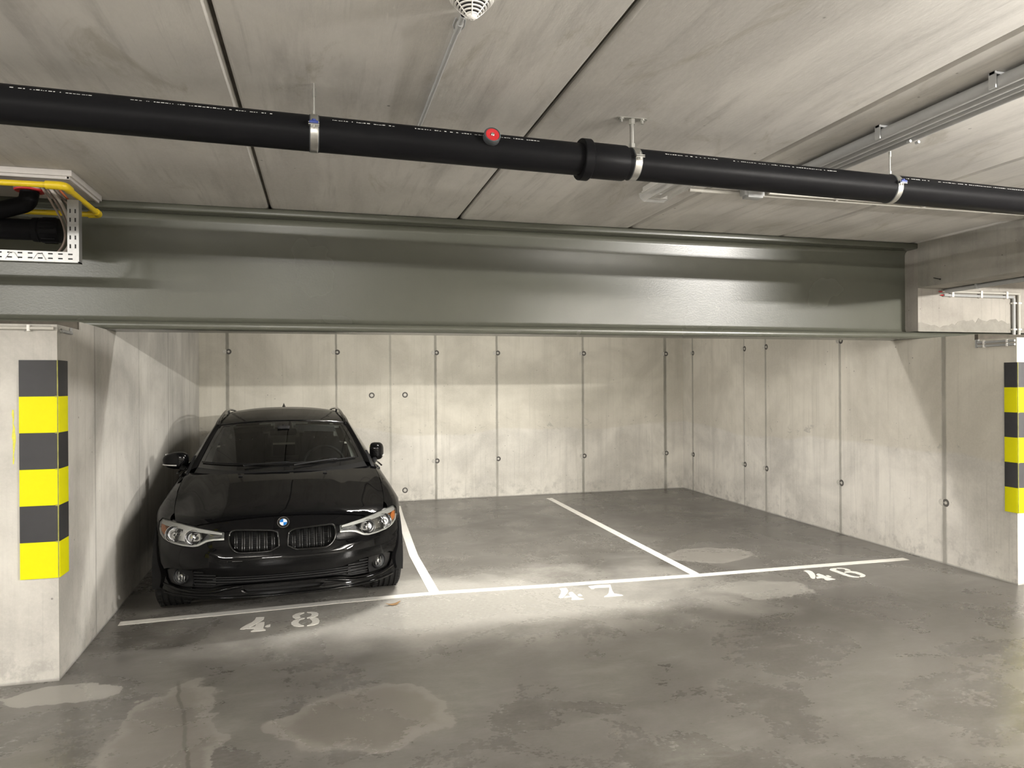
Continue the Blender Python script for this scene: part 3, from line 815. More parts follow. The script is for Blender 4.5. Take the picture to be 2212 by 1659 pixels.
pier_conduits()

# ------------------------------------------------------------------ striped corner guards
def corner_guard(label, cx, cy, sx, wf, ws):
    """L-shaped foam guard round a pier corner; sx=+1 pier lies to the left (-x)"""
    z0, z1, th = .580, 1.795, .010
    t = thing('corner_guard', label, 'corner guard', (cx, cy, z0))
    h = (z1 - z0) / 6
    mb = MB(); mb.sharp = 50
    for k in range(6):
        a, b = k * h, (k + 1) * h
        rnd = random.Random(k + int(cx * 10))
        poly = [(-sx * wf, 0), (-sx * wf, -th), (sx * .002, -th), (sx * (th * .7), -th * .7), (sx * th, 0), (sx * th, ws), (0, ws), (0, 0)]
        mb.prism(poly, a + .0003, b - .0003, k % 2)
    mb.build('foam_bands', [M_TAPEY, M_TAPEK], t)
    mb = MB()
    for k in range(1, 6):
        mb.box(-.009, .009, -th - .0015, -th + .002, k * h - .004, k * h + .003, 0)
    mb.tube([(sx * .004, -th * .95, .0), (sx * .004, -th * .95, z1 - z0)], .0028, 8)
    mb.build('crease', M_TAPEK2, t)
M_TAPEK2 = flat('worn fold', (.30, .29, .06), .7, var=.5)
corner_guard('black and yellow striped corner guard on the left pier', -1.432, 4.528, 1, .185, .140)
corner_guard('black and yellow striped corner guard at the right edge', 5.405, 4.528, -1, .185, .105)

t = thing('paint_streak', 'thin yellow paint streak left of the striped guard on the pier', 'paint mark', (-1.649, 4.53, 1.37))
mb = MB(); rnd = random.Random(5)
poly = [(-.004 + rnd.uniform(-.003, .003), -.15 + .3 * k / 12) for k in range(13)] + [(.004 + rnd.uniform(-.003, .003) + (.006 if 3 < k < 9 else 0), .15 - .3 * k / 12) for k in range(13)]
mb.prism(poly, -.0015, .001, 0, lambda a, b, c: (a, c, b)); mb.build('streak', M_STREAK, t, smooth=False)
# ------------------------------------------------------------------ painted lines and bay numbers
def strip(name, label, pts, w, group=None):
    P = [Vector((a, b, 0)) for a, b in pts]
    le = []; ri = []
    for i, p in enumerate(P):
        d = ((P[min(i + 1, len(P) - 1)] - P[max(i - 1, 0)])).normalized(); nrm = Vector((-d.y, d.x, 0))
        le.append(p + nrm * w / 2); ri.append(p - nrm * w / 2)
    poly = [(p.x, p.y) for p in le] + [(p.x, p.y) for p in reversed(ri)]
    mb = MB(); mb.prism(poly, .0004, .0022)
    o = mb.build(name, M_ROADPAINT, smooth=False)
    return tag(o, label, 'floor line', group)
strip('parking_line', 'long white line across the front of all the bays', [(-1.368, 5.497), (-.6, 5.54), (.15, 5.595), (.90, 5.610), (1.7, 5.56), (2.5, 5.525), (3.1, 5.505), (4.2, 5.495), (5.22, 5.480)], .082)
strip('parking_line', 'white line between the parked black car and the middle bay', [(.848, 5.652), (.842, 6.9), (.93, 8.95), (.975, 9.75)], .082)
strip('parking_line', 'white dividing line between the two empty bays', [(3.088, 5.545), (3.10, 6.8), (3.136, 9.79)], .085)

def bay_number(text, keys, x, y, label):
    t = thing('bay_number', label, 'painted number', (x, y, 0))
    for k in keys:
        mb = MB()
        for poly in DIGITS[k]:
            q = [(a - x, b - y) for a, b in poly]
            area = sum(q[i][0] * q[(i + 1) % len(q)][1] - q[(i + 1) % len(q)][0] * q[i][1] for i in range(len(q)))
            if area < 0: q = q[::-1]
            vs = [Vector((a, b, 0)) for a, b in q]
            mb.prism(q, .0004, .0022)
        mb.build('digit', M_ROADPAINT, t, smooth=False)
bay_number('48', ('4_48', '8_48'), -.27, 5.23, 'stencilled white number 48 on the floor in front of the black car')
bay_number('47', ('4_47', '7_47'), 2.0, 5.29, 'stencilled white number 47 on the floor before the middle bay')
bay_number('46', ('4_46', '6_46'), 4.22, 5.22, 'stencilled white number 46 on the floor at the right bay')

mb = MB()
rnd = random.Random(2)
lp = [(.052 * math.cos(a) * (1 + .3 * math.sin(3 * a)), .022 * math.sin(a)) for a in [k * PI / 9 for k in range(18)]]
n = len(lp)
v = [(a, b, .004 + .010 * (a / .05) ** 2) for a, b in lp] + [(0, 0, .004)]
v += [(p[0], p[1], p[2] + .0012) for p in v]
f = [(k, (k + 1) % n, n) for k in range(n)] + [(n + 1 + (k + 1) % n, n + 1 + k, 2 * n + 1) for k in range(n)] + [(k, n + 1 + k, n + 1 + (k + 1) % n, (k + 1) % n) for k in range(n)]
mb.add(v, f)
o = mb.build('leaf', M_LEAF, loc=(.506, 5.40, 0)); o.rotation_euler = (0, 0, .3)
tag(o, 'small dry brown leaf on the floor below the white line', 'leaf')

# ------------------------------------------------------------------ service opening above the left pier
def service_opening():
    # board under the slab
    t = thing('ceiling_board', 'pale grey board under the slab above the yellow pipe', 'board', (-2.6, 5.11, 2.90))
    mb = MB(); mb.box(-1.1, 1.165, -.31, .300, .0, .036, bev=.003); mb.build('panel', M_BOARD, t)
    mb = MB(); mb.box(-1.1, 1.150, -.300, -.288, -.018, .0, bev=.002); mb.box(1.135, 1.152, -.30, .29, -.016, .0, bev=.002); mb.build('edge_batten', M_BOARD, t)
    # slotted steel frame
    t = thing('slotted_frame', 'galvanised slotted steel frame hanging at the upper left', 'metal frame', (-1.435, 4.93, 2.405))
    W = .064
    def slots(mb, along, a0, a1, rows):
        a = a0
        while a < a1:
            for r in rows:
                if along == 'x': mb.box(a - .0125, a + .0125, -.0022, .0, r - .0042, r + .0042, 0, .001)
                else: mb.box(r - .0042, r + .0042, -.0022, .0, a - .0125, a + .0125, 0, .001)
            a += .054
    mb = MB(); mb.box(-1.6, -.002, -.001, .002, .006, W); mb.box(-1.6, 0, -.004, .06, .0, .006); mb.build('bottom_rail', M_GALV, t)
    mb = MB(); slots(mb, 'x', -1.56, -.03, (.022, .050)); mb.build('slots', M_SLOT, [o for o in bpy.data.objects if o.parent == t][-1])
    mb = MB(); mb.box(-W, -.006, -.0012, .002, .064, .385); mb.box(-.006, 0, -.004, .055, .0, .385); mb.build('post', M_GALV, t)
    post = [o for o in bpy.data.objects if o.parent == t][-1]
    mb = MB(); slots(mb, 'z', .10, .37, (-.048, -.020)); mb.build('slots', M_SLOT, post)
    for s in (-.36, -.215):
        mb = MB(); mb.tube(bend([(s - .035, -.004, .012), (s - .01, -.006, .052), (s + .012, -.006, .052), (s + .035, -.004, .012)], .008), .0014, 6)
        mb.build('wire_tie', M_ZINC, t)
    # yellow gas pipe
    t = thing('gas_pipe', 'yellow gas pipe bending round the opening at upper left', 'pipe', (-1.45, 4.75, 2.825))
    r = .0175
    B = lambda p: Vector(p) - Vector((-1.45, 4.75, 2.825))
    mb = MB()
    mb.tube([B((-4.5, 4.75, 2.822)), B((-1.545, 4.75, 2.828))], r, 20)
    mb.tube([B((-1.455, 4.80, 2.824)), B((-1.445, 5.325, 2.806))], r * .97, 20)
    mb.tube([B((-1.49, 5.385, 2.803)), B((-4.5, 5.385, 2.790))], r, 20)
    mb.build('pipe', M_YELLOWPIPE, t)
    mb = MB(); mb.tube([B(p) for p in bend([(-1.555, 4.75, 2.828), (-1.455, 4.75, 2.828), (-1.4545, 4.83, 2.823)], .06, 8)], r + .007, 20); mb.build('elbow', M_YELLOWPIPE, t)
    mb = MB(); mb.tube([B(p) for p in bend([(-1.445, 5.31, 2.806), (-1.443, 5.385, 2.803), (-1.51, 5.385, 2.803)], .045, 8)], r + .006, 20); mb.build('elbow', M_YELLOWPIPE, t)
    # second yellow valve further in
    t = thing('gas_fitting', 'yellow pipe fitting behind the black elbow in the opening', 'pipe fitting', (-1.72, 5.30, 2.70))
    mb = MB(); mb.tube([(-.9, 0, 0), (.02, 0, 0)], .020, 18); mb.build('pipe', M_YELLOWPIPE, t)
    mb = MB(); mb.tube([(-.06, 0, 0), (-.04, 0, 0), (.03, 0, 0), (.05, 0, 0)], [.026, .034, .034, .022], 18); mb.build('coupling', M_YELLOWPIPE, t)
    # black horizontal soil pipe with ribbed end cap
    t = thing('waste_pipe', 'black waste pipe with ribbed end cap and a rising elbow, at upper left', 'pipe', (-1.70, 5.12, 2.632))
    mb = MB(); mb.tube([(-2.6, 0, 0), (-.02, 0, 0)], .066, 32); mb.build('pipe', M_BLACKPIPE, t)
    Mx = axis_m((0, 0, 0), (1, 0, 0))
    mb = MB(); mb.lathe([(.066, -.045), (.074, -.043), (.076, -.03), (.076, -.012), (.070, -.008), (.070, .002)], Mx, 36); mb.build('collar', M_BLACKPIPE, t)
    mb = MB(); mb.lathe([(.070, .0), (.078, .004), (.078, .09), (.074, .105), (.055, .112), (.0005, .113)], Mx, 36)
    for k in range(14):
        a = 2 * PI * k / 14; mb.tube([(.012, .079 * math.cos(a), .079 * math.sin(a)), (.088, .079 * math.cos(a), .079 * math.sin(a))], .0035, 6)
    mb.build('end_cap', M_BLACKPIPE, t)
    # elbow rising to the fire collar
    mb = MB(); mb.tube([Vector(p) + Vector((-.04, -.07, .168)) for p in bend([(-.62, .03, -.19), (-.22, -.0, -.09), (-.012, .0, -.02), (0, 0, .055)], .14, 10)], .052, 28); mb.build('elbow', M_BLACKPIPE, t)
    t = thing('fire_collar', 'round grey and red fire collar below the slab at upper left', 'fire collar', (-1.74, 5.05, 2.86))
    Z = axis_m((0, 0, 0), (0, 0, 1))
    mb = MB(); mb.lathe([(.060, .004), (.084, .004), (.086, .01), (.086, .038), (.06, .038)], Z, 36); mb.build('steel_band', M_GALV, t)
    mb = MB(); mb.lathe([(.054, -.006), (.080, -.006), (.084, .0), (.084, .005), (.054, .005)], Z, 36); mb.box(-.016, .016, -.089, -.083, .012, .028); mb.build('red_seal', M_RED, t)
    # cables drooping behind the post
    cab = [(-1.66, 5.0, 2.875, M_CABLE), (-1.64, 5.02, 2.87, M_CABLE), (-1.625, 5.0, 2.88, M_CABLE3), (-1.60, 5.01, 2.875, M_CABLE), (-1.585, 5.03, 2.88, M_CABLE2)]
    labs = ['brown cable hanging behind the steel post, nearest the fire collar', 'brown cable in the middle of the bundle behind the steel post', 'light grey cable curving along the bundle behind the steel post',
            'brown cable in the bundle next to the steel post', 'orange cable in the bundle behind the steel post']
    for k, (x, y, z, m) in enumerate(cab):
        mb = MB()
        p = [(0, 0, 0), (.06 + .006 * k, .0, -.10), (.118 - .004 * k, .01, -.22), (.128 - .004 * k, .01, -.33), (.07, .01, -.42 + .004 * k), (-.06, .02, -.455 + .003 * k)]
        mb.tube(bend(p, .07, 6), .0065 if m is not M_CABLE3 else .010, 10)
        o = mb.build('cable', m, loc=(x, y + .012 * k, z)); tag(o, labs[k], 'cable', 'cables in the opening')
    # small pipes at the very left
    t = thing('conduit', 'two short grey conduits left of the fire collar', 'conduit', (-2.02, 5.2, 2.80))
    mb = MB(); mb.tube([(-.5, 0, .05), (.06, .03, .0)], .016, 14); mb.build('tube', M_GREYPVC, t)
    mb = MB(); mb.tube([(-.5, 0, .0), (.08, .03, -.04)], .012, 14); mb.build('tube', M_GREYPVC, t)
    mb = MB(); mb.lathe([(.013, -.012), (.020, -.012), (.020, .012), (.013, .012), (.013, -.012)], axis_m((.06, .02, -.035), (1, 0, 0)), 20); mb.build('clip', M_ZINC, t)
service_opening()
# ------------------------------------------------------------------ car: materials
def car_paint():
    g = G('black car paint', .22, 0, .0)
    g.color(g.mix(g.noise(g.co(), 300, 2), (.0025, .0025, .0028), (.004, .004, .0043)))
    g.b.inputs['Coat Weight'].default_value = .45
    g.b.inputs['Coat Roughness'].default_value = .03
    g.rough(.35)
    return g.mat
M_PAINT = car_paint()
M_TRIM = flat('black plastic trim', (.008, .008, .0085), .45, spec=.22, var=.15)
M_GLOSSK = flat('gloss black trim', (.006, .006, .006), .08)
M_SEAM = flat('panel gap', (.002, .002, .002), .9)
M_GLASS = clear('windscreen glass', (.62, .66, .64), .9, .015)
M_SIDEGLASS = clear('tinted side glass', (.25, .27, .27), .9, .015)
M_LENS = clear('headlight lens', (.93, .94, .94), .7, .02)
M_CHROME = flat('chrome', (.82, .82, .83), .07, 1.0, var=.02)
M_REFL = flat('lamp reflector', (.86, .86, .87), .14, 1.0, var=.04, scale=90)
M_SATIN = flat('satin grey lamp trim', (.60, .60, .57), .38, .35, var=.06)
M_FOGREFL = flat('fog lamp reflector', (.85, .85, .86), .32, .6, var=.15, scale=150)
M_SLAT = flat('dark grille slat', (.006, .006, .006), .25, spec=.18)
M_AMBER = flat('amber indicator', (.80, .27, .05), .25, .35, var=.3, scale=120)
M_LAMPDARK = flat('dark lamp bezel', (.10, .10, .10), .35, .4)
M_BADGEB = flat('badge blue', (.015, .16, .50), .2)
M_BADGEW = flat('badge white', (.85, .86, .86), .2)
M_TYRE = flat('tyre rubber', (.011, .011, .011), .75, spec=.25, var=.2, scale=60)
M_ALLOY = flat('alloy wheel', (.38, .38, .39), .3, .9)
M_HEADLINER = flat('grey headliner', (.62, .62, .58), .8)
M_SEAT = flat('charcoal seat cloth', (.020, .020, .021), .85)
M_DASH = flat('dashboard plastic', (.022, .022, .023), .6)

# ------------------------------------------------------------------ car: body surface
def table(xs, ys):
    """smooth (monotone cubic) interpolation"""
    xs = np.array(xs, float); ys = np.array(ys, float)
    h = np.diff(xs); d = np.diff(ys) / h
    m = np.zeros_like(xs); m[0] = d[0]; m[-1] = d[-1]
    for i in range(1, len(xs) - 1):
        if d[i - 1] * d[i] > 0:
            w1 = 2 * h[i] + h[i - 1]; w2 = h[i] + 2 * h[i - 1]
            m[i] = (w1 + w2) / (w1 / d[i - 1] + w2 / d[i])
    def f(q):
        q = np.clip(np.asarray(q, float), xs[0], xs[-1])
        i = np.clip(np.searchsorted(xs, q) - 1, 0, len(xs) - 2)
        t = (q - xs[i]) / h[i]
        return ((2 * t ** 3 - 3 * t ** 2 + 1) * ys[i] + (t ** 3 - 2 * t ** 2 + t) * h[i] * m[i] +
                (-2 * t ** 3 + 3 * t ** 2) * ys[i + 1] + (t ** 3 - t ** 2) * h[i] * m[i + 1])
    return f
f_zc = table([-.3, 0, .10, .16, .30, .45, .60, .90, 1.10, 1.3, 1.6, 4.8], [.60, .672, .712, .738, .780, .812, .840, .893, .922, .945, .955, .965])
f_drop = table([0, .2, .4, .7, 1.0, 1.3, 1.6, 5], [.085, .085, .085, .072, .060, .050, .035, .02])
f_y0 = table([.15, .185, .205, .225, .25, .30, .36, .42, .46, .50, .54, .60, .645, .68, .72, .80],
             [.10, .055, .030, .030, .040, .045, .022, .0, .0, .012, .030, .052, .072, .092, .120, .19])
f_w = table([-.5, .3, .78, 1.3, 2.0, 3.6, 4.2, 4.7], [.895, .900, .908, .893, .895, .905, .885, .84])
f_yr = table([.15, .25, .45, .62, .80, 1.0], [4.50, 4.58, 4.62, 4.60, 4.55, 4.50])

def smax(a, b, k):
    h = np.maximum(k - np.abs(a - b), 0) / k
    return np.maximum(a, b) + h * h * k * .25
def F_body(x, y, z):
    u = np.abs(x)
    # hood crown with a raised centre between two soft creases
    zt = f_zc(y) - f_drop(y) * (u / .77) ** 2.3 + .007 * np.clip((.44 - u) / .12 + .5, 0, 1) ** 2 * (3 - 2 * np.clip((.44 - u) / .12 + .5, 0, 1))
    # fender crest rising gently outside the hood cut
    zt = zt + .018 * np.exp(-((u - .80) / .07) ** 2) * np.clip((y - .45) / .4, 0, 1)
    r = np.clip(u / .915, 0, .9999)
    yf = f_y0(z) + .86 * (1 - (1 - r ** 2.55) ** (1 / 2.55))
    # sharp character line below the headlights
    yf = yf - .007 * np.exp(-((z - .515 - .03 * (u - .5)) / .020) ** 2) * np.clip((u - .38) / .1, 0, 1)
    # wide lower lip turned outwards
    xs = f_w(y) - .055 * (np.clip(z - .60, 0, 1) / .33) ** 2 - .035 * (np.clip(.60 - z, 0, 1) / .4) ** 2
    xs = xs + .010 * np.exp(-((z - .62) / .05) ** 2) * np.clip((y - 1.0) / .5, 0, 1)
    arch = np.exp(-(((np.hypot(y - .776, z - .318) - .37) / .05) ** 2)) + np.exp(-(((np.hypot(y - 3.586, z - .318) - .37) / .05) ** 2))
    xs = xs + .010 * arch
    f = smax(z - zt, u - xs, .11)
    f = smax(f, yf - y, .045)
    f = smax(f, y - f_yr(z) + .55 * (1 - (1 - r ** 3) ** (1 / 3)), .05)
    return f

def bisect(fn, lo, hi, n=34):
    lo = np.array(lo, float); hi = np.array(hi, float)
    for _ in range(n):
        mid = (lo + hi) / 2; ins = fn(mid) < 0
        lo = np.where(ins, mid, lo); hi = np.where(ins, hi, mid)
    return (lo + hi) / 2

YA = .95          # axis of the wrap-round projection used for the nose
def lift_front(ab):
    """(a = .9*angle round the nose, b = height) -> point on the body"""
    phi = ab[:, 0] / .9; z = ab[:, 1]; s, c = np.sin(phi), np.cos(phi)
    t = bisect(lambda t: F_body(s * t, YA - c * t, z), np.full(len(z), .2), np.full(len(z), 1.4))
    return np.stack([s * t, YA - c * t, z], 1)
def lift_top(ab):
    x, y = ab[:, 0], ab[:, 1]
    z = bisect(lambda z: F_body(x, y, z), np.full(len(x), .35), np.full(len(x), 1.2))
    return np.stack([x, y, z], 1)
ZA = .30
def lift_side(sg):
    """(a = y, b = .9*elevation angle about the line z=ZA) -> point on the flank"""
    def f(ab):
        y = ab[:, 0]; ps = ab[:, 1] / .9; c, s = np.cos(ps), np.sin(ps)
        t = bisect(lambda t: F_body(c * t, y, ZA + s * t), np.full(len(y), .2), np.full(len(y), 1.3))
        return np.stack([sg * c * t, y, ZA + s * t], 1)
    return f
def xz2front(pts):
    """front-view (x,z) outline -> wrap-round coordinates"""
    P = np.array(pts, float); x, z = P[:, 0], P[:, 1]
    y = bisect(lambda y: -F_body(x, y, z), np.full(len(x), -.3), np.full(len(x), 1.0))
    return np.stack([.9 * np.arctan2(x, YA - y), z], 1)
def yz2side(pts):
    P = np.array(pts, float); y, z = P[:, 0], P[:, 1]
    x = bisect(lambda x: F_body(x, y, z), np.full(len(y), .1), np.full(len(y), 1.2))
    return np.stack([y, .9 * np.arctan2(z - ZA, x)], 1)
def xy2side(pts):
    P = np.array(pts, float); Q = lift_top(P)
    return np.stack([Q[:, 1], .9 * np.arctan2(Q[:, 2] - ZA, Q[:, 0])], 1)

def densify(poly, step, closed=True):
    P = np.array(poly, float); out = []
    n = len(P)
    for i in range(n if closed else n - 1):
        a, b = P[i], P[(i + 1) % n]; k = max(1, int(math.ceil(np.linalg.norm(b - a) / step)))
        for j in range(k):
            out.append(a + (b - a) * j / k)
    if not closed: out.append(P[-1])
    return np.array(out)
def smooth_poly(poly, k=2, keep=()):
    """corner-cutting for soft outlines"""
    P = [np.array(p, float) for p in poly]
    for _ in range(k):
        Q = []
        n = len(P)
        for i in range(n):
            a, b = P[i], P[(i + 1) % n]
            Q += [a * .75 + b * .25, a * .25 + b * .75]
        P = Q
    return np.array(P)
def inside(poly, pts):
    x, y = pts[:, 0], pts[:, 1]; P = np.array(poly); r = np.zeros(len(pts), bool)
    j = len(P) - 1
    for i in range(len(P)):
        xi, yi, xj, yj = P[i, 0], P[i, 1], P[j, 0], P[j, 1]
        c = ((yi > y) != (yj > y)) & (x < (xj - xi) * (y - yi) / (yj - yi + 1e-15) + xi)
        r ^= c; j = i
    return r
def dist_to(poly, pts):
    P = np.array(poly); d = np.full(len(pts), 9.)
    for i in range(len(P)):
        a, b = P[i], P[(i + 1) % len(P)]; ab = b - a; L = ab @ ab + 1e-15
        t = np.clip(((pts - a) @ ab) / L, 0, 1)
        d = np.minimum(d, np.hypot(*(pts - a - t[:, None] * ab).T))
    return d

def patch(mb, outline, lift, step=.02, holes=(), rim=.014, offset=0.0, mi=0, out_from=(0, 1.6, .5), stretch=(1, 1)):
    """surface patch: a 2D outline (with holes) filled with a fine grid, lifted to 3D, with its edges folded inwards"""
    loops = [densify(outline, step)] + [densify(h, step) for h in holes]
    lo = loops[0].min(0); hi = loops[0].max(0)
    gx = np.arange(lo[0], hi[0], step * stretch[0]); gy = np.arange(lo[1], hi[1], step * stretch[1])
    gp = np.array([(a + (step * .5 * stretch[0] if j % 2 else 0), b) for j, b in enumerate(gy) for a in gx])
    if len(gp):
        ok = inside(loops[0], gp) & (dist_to(loops[0], gp) > step * .45)
        for h in loops[1:]:
            ok &= ~inside(h, gp) & (dist_to(h, gp) > step * .45)
        gp = gp[ok]
    allp = np.concatenate(loops + [gp]) if len(gp) else np.concatenate(loops)
    edges = []; k = 0
    for L in loops:
        n = len(L); edges += [(k + i, k + (i + 1) % n) for i in range(n)]; k += n
    nb = k
    vs, es, fs, ov, oe, of = delaunay_2d_cdt([Vector(p) for p in allp], edges, [], 0, 1e-7)
    V = np.array([tuple(p) for p in vs])
    T = [tuple(f) for f in fs]
    C = np.array([V[list(f)].mean(0) for f in T])
    ok = inside(loops[0], C)
    for h in loops[1:]:
        ok &= ~inside(h, C)
    T = [t for t, o in zip(T, ok) if o]
    e = 1e-4
    P = lift(V); Pa = lift(V + [e, 0]) - lift(V - [e, 0]); Pb = lift(V + [0, e]) - lift(V - [0, e])
    N = np.cross(Pa, Pb); N /= np.linalg.norm(N, axis=1)[:, None] + 1e-12
    outw = P - np.array(out_from)
    s = np.sign((N * outw).sum(1).mean()); N *= s
    P = P + N * offset
    T2 = []
    for t in T:
        a, b, c = P[t[0]], P[t[1]], P[t[2]]
        T2.append(t if np.dot(np.cross(b - a, c - a), N[t[0]]) > 0 else t[::-1])
    base = len(mb.v)
    mb.add(P, T2, mi)
    nrm = {base + i: N[i] for i in range(len(P))}
    if rim:
        cnt = {}
        for t in T2:
            for i in range(3):
                cnt[(t[i], t[(i + 1) % 3])] = 1
        bd = [(a, b) for a, b in cnt if (b, a) not in cnt]
        idx = sorted({i for ab in bd for i in ab}); mp = {i: k for k, i in enumerate(idx)}
        n = len(idx)
        Q = np.concatenate([P[idx], P[idx] - N[idx] * rim])
        mb.add(Q, [(mp[b], mp[a], n + mp[a], n + mp[b]) for a, b in bd], mi)
    return P, N

def mirror_poly(P):
    return np.array([(-a, b) for a, b in P])[::-1]

# ------------------------------------------------------------------ car: assembly
CAR = thing('car', 'black estate car parked facing out beside the left wall', 'car', (-.262, 5.15, 0), math.radians(2.7))
def part(mb, name, mat, parent=CAR, **kw):
    mb.sharp = kw.pop('sharp', 40)
    return mb.build(name, mat, parent, recalc=kw.pop('recalc', False), **kw)

# outlines in the front view (x, z), right half as seen in the picture
HL = [(.385, .640), (.48, .655), (.58, .671), (.68, .688), (.76, .697), (.822, .697), (.842, .672), (.846, .630), (.834, .600), (.80, .574),
      (.74, .558), (.66, .549), (.595, .547), (.555, .553), (.525, .568), (.497, .582), (.455, .590), (.385, .593)]
KID = [(.030, .512), (.262, .507), (.300, .514), (.328, .533), (.347, .562), (.355, .600), (.352, .634), (.335, .651), (.300, .656), (.09, .646), (.050, .637), (.030, .617)]
INTAKE_T = [(.0, .352), (.15, .352), (.30, .350), (.40, .358), (.48, .378), (.55, .394), (.66, .396), (.765, .388), (.795, .372)]
INTAKE_B = [(.785, .300), (.762, .268), (.70, .258), (.58, .258), (.47, .262), (.40, .276), (.33, .282), (.15, .284), (.0, .284)]
SLOT = [(.0, .262), (.20, .262), (.275, .256), (.24, .232), (.0, .230)]
HOODF = [(.585, .6745), (.50, .694), (.38, .711), (.20, .724), (.0, .729)]

hl = xz2front(HL)
# nose panel (bumper skin): lip to hood line, wheel arch to wheel arch
def arch_pts(yc, r, a0, a1, n):
    return [(yc + r * math.cos(math.radians(a)), .318 + r * math.sin(math.radians(a))) for a in np.linspace(a0, a1, n)]
def side2front(pts):
    """points given as (y, z) on the flank, expressed in the nose coordinates"""
    P = np.array(pts, float); y, z = P[:, 0], P[:, 1]
    x = bisect(lambda x: F_body(x, y, z), np.full(len(y), .1), np.full(len(y), 1.2))
    return np.stack([.9 * np.arctan2(x, YA - y), z], 1)
lip = xz2front([(0, .200), (.25, .200), (.45, .203), (.60, .208), (.72, .216), (.80, .226)])
arch_front = side2front(arch_pts(.776, .352, 196, 140, 12))
seam_up = side2front([(.50, .572), (.495, .60)])
half = list(lip) + list(arch_front) + list(seam_up)
hl_out = [tuple(p) for p in xz2front([(.853, .640)])]
# headlight lower edge from its outer end inwards, then its inner end and upper edge out to the hood line
low = [tuple(p) for p in xz2front([(.850, .630), (.838, .597), (.803, .570), (.742, .554), (.66, .545), (.595, .543), (.552, .549), (.521, .564), (.494, .578), (.455, .586), (.381, .589), (.381, .643), (.48, .659), (.575, .675)])]
top = [tuple(p) for p in xz2front([(.50, .691), (.38, .708), (.20, .721), (.0, .726)])]
right = [tuple(p) for p in half] + hl_out + low + top
left = [(-a, b) for a, b in right][::-1]
outline = right + left[1:-1]
kid = xz2front(smooth_poly(KID, 1))
mid_int = xz2front(INTAKE_T + INTAKE_B)
intake = [tuple(p) for p in mid_int] + [(-a, b) for a, b in [tuple(p) for p in mid_int][::-1][1:-1]]
sl = xz2front(SLOT); slot = [tuple(p) for p in sl] + [(-a, b) for a, b in [tuple(p) for p in sl][::-1][1:-1]]
mb = MB()
patch(mb, outline, lift_front, .016, holes=[kid, mirror_poly(kid), intake, slot], rim=.02)
BUMPER = part(mb, 'bumper', M_PAINT)

def recess(outline, depth, name, mat, parent, step=.03, wall_mat=None):
    """dark inner panel set back behind an opening"""
    mb = MB()
    P, N = patch(mb, outline, lambda ab: lift_front(ab) + np.array([0, depth, 0]), step, rim=0)
    return part(mb, name, mat, parent)

# lower intake: back panel, horizontal bars, side panels that hold the fog lamps
inner = recess(intake, .055, 'intake_panel', M_TRIM, BUMPER)
recess(slot, .05, 'lower_slot_panel', M_SEAM, BUMPER)
def front_pt(x, z, off=0.0):
    a = xz2front([(x, z)]); P = lift_front(a)[0]
    return Vector((P[0], P[1] + off, P[2]))
mb = MB()
for z, xa in ((.335, .44), (.318, .46), (.300, .50)):
    pts = [front_pt(x, z, .028) for x in np.linspace(-xa, xa, 25)]
    mb.tube(pts, .0055, 8)
part(mb, 'intake_slats', M_TRIM, BUMPER, recalc=True)
for sg in (1, -1):
    mb = MB()
    for z in (.372, .350, .328, .306, .285):
        mb.tube([front_pt(sg * x, z, .030) for x in np.linspace(.44 if z < .36 else .52, .585, 6)], .0065, 8)
    part(mb, 'side_grille', M_TRIM, BUMPER, recalc=True)
    # panel round the fog lamp
    fo = xz2front([(.592, .385), (.66, .388), (.735, .384), (.772, .366), (.768, .31), (.748, .280), (.70, .270), (.60, .268)])
    if sg < 0: fo = mirror_poly(fo)
    mb = MB(); patch(mb, fo, lambda ab: lift_front(ab) + np.array([0, .022, 0]), .02, rim=.02)
    part(mb, 'fog_lamp_surround', M_TRIM, BUMPER)
    c = front_pt(sg * .672, .338, .012)
    d = Vector((sg * .42, -1, .05)).normalized(); M = axis_m(c, d)
    mb = MB(); mb.lathe([(.058, -.02), (.057, .004), (.053, .009), (.048, .006), (.046, -.02)], M, 36)
    fl = thing  # (keeps the name local)
    bz = part(mb, 'fog_lamp', M_TRIM, CAR, recalc=True)
    mb = MB(); mb.lathe([(.046, .0), (.042, -.016), (.030, -.030), (.012, -.038), (.001, -.039)], M, 32); part(mb, 'reflector', M_FOGREFL, bz, recalc=True)
    mb = MB()
    for q in (-.018, 0.004, .020):
        mb.tube([M @ Vector((-.0 + q, -.036, -.006)), M @ Vector((q, .036, -.006))], .0035, 8)
    mb.lathe([(.013, -.02), (.012, .0), (.001, .003)], M, 16)
    part(mb, 'bulb_shield', M_CHROME, bz, recalc=True)
    mb = MB(); mb.lathe([(.0455, -.002), (.036, .006), (.018, .010), (.001, .011)], M, 32); part(mb, 'lens', M_LENS, bz, recalc=True)
# painted blade that runs from the corners under the intake and splits around the centre slot
for sg in (1, -1):
    mb = MB()
    pts = [front_pt(sg * x, z, o) for x, z, o in ((.80, .262, -.002), (.70, .246, -.008), (.58, .240, -.012), (.46, .246, -.012), (.38, .262, -.010), (.31, .273, -.002), (.26, .275, .006))]
    mb.tube(bend(pts, .05, 4), [.008] + [.0125] * 0 + [.012] * (len(bend(pts, .05, 4)) - 2) + [.004], 12)
    part(mb, 'bumper_blade', M_PAINT, CAR, recalc=True)
mb = MB(); mb.tube([front_pt(x, .2065 + .010 * max(0, abs(x) - .55), -.004) for x in np.linspace(-.79, .79, 41)], .0085, 10); part(mb, 'lip_edge', M_PAINT, CAR, recalc=True)
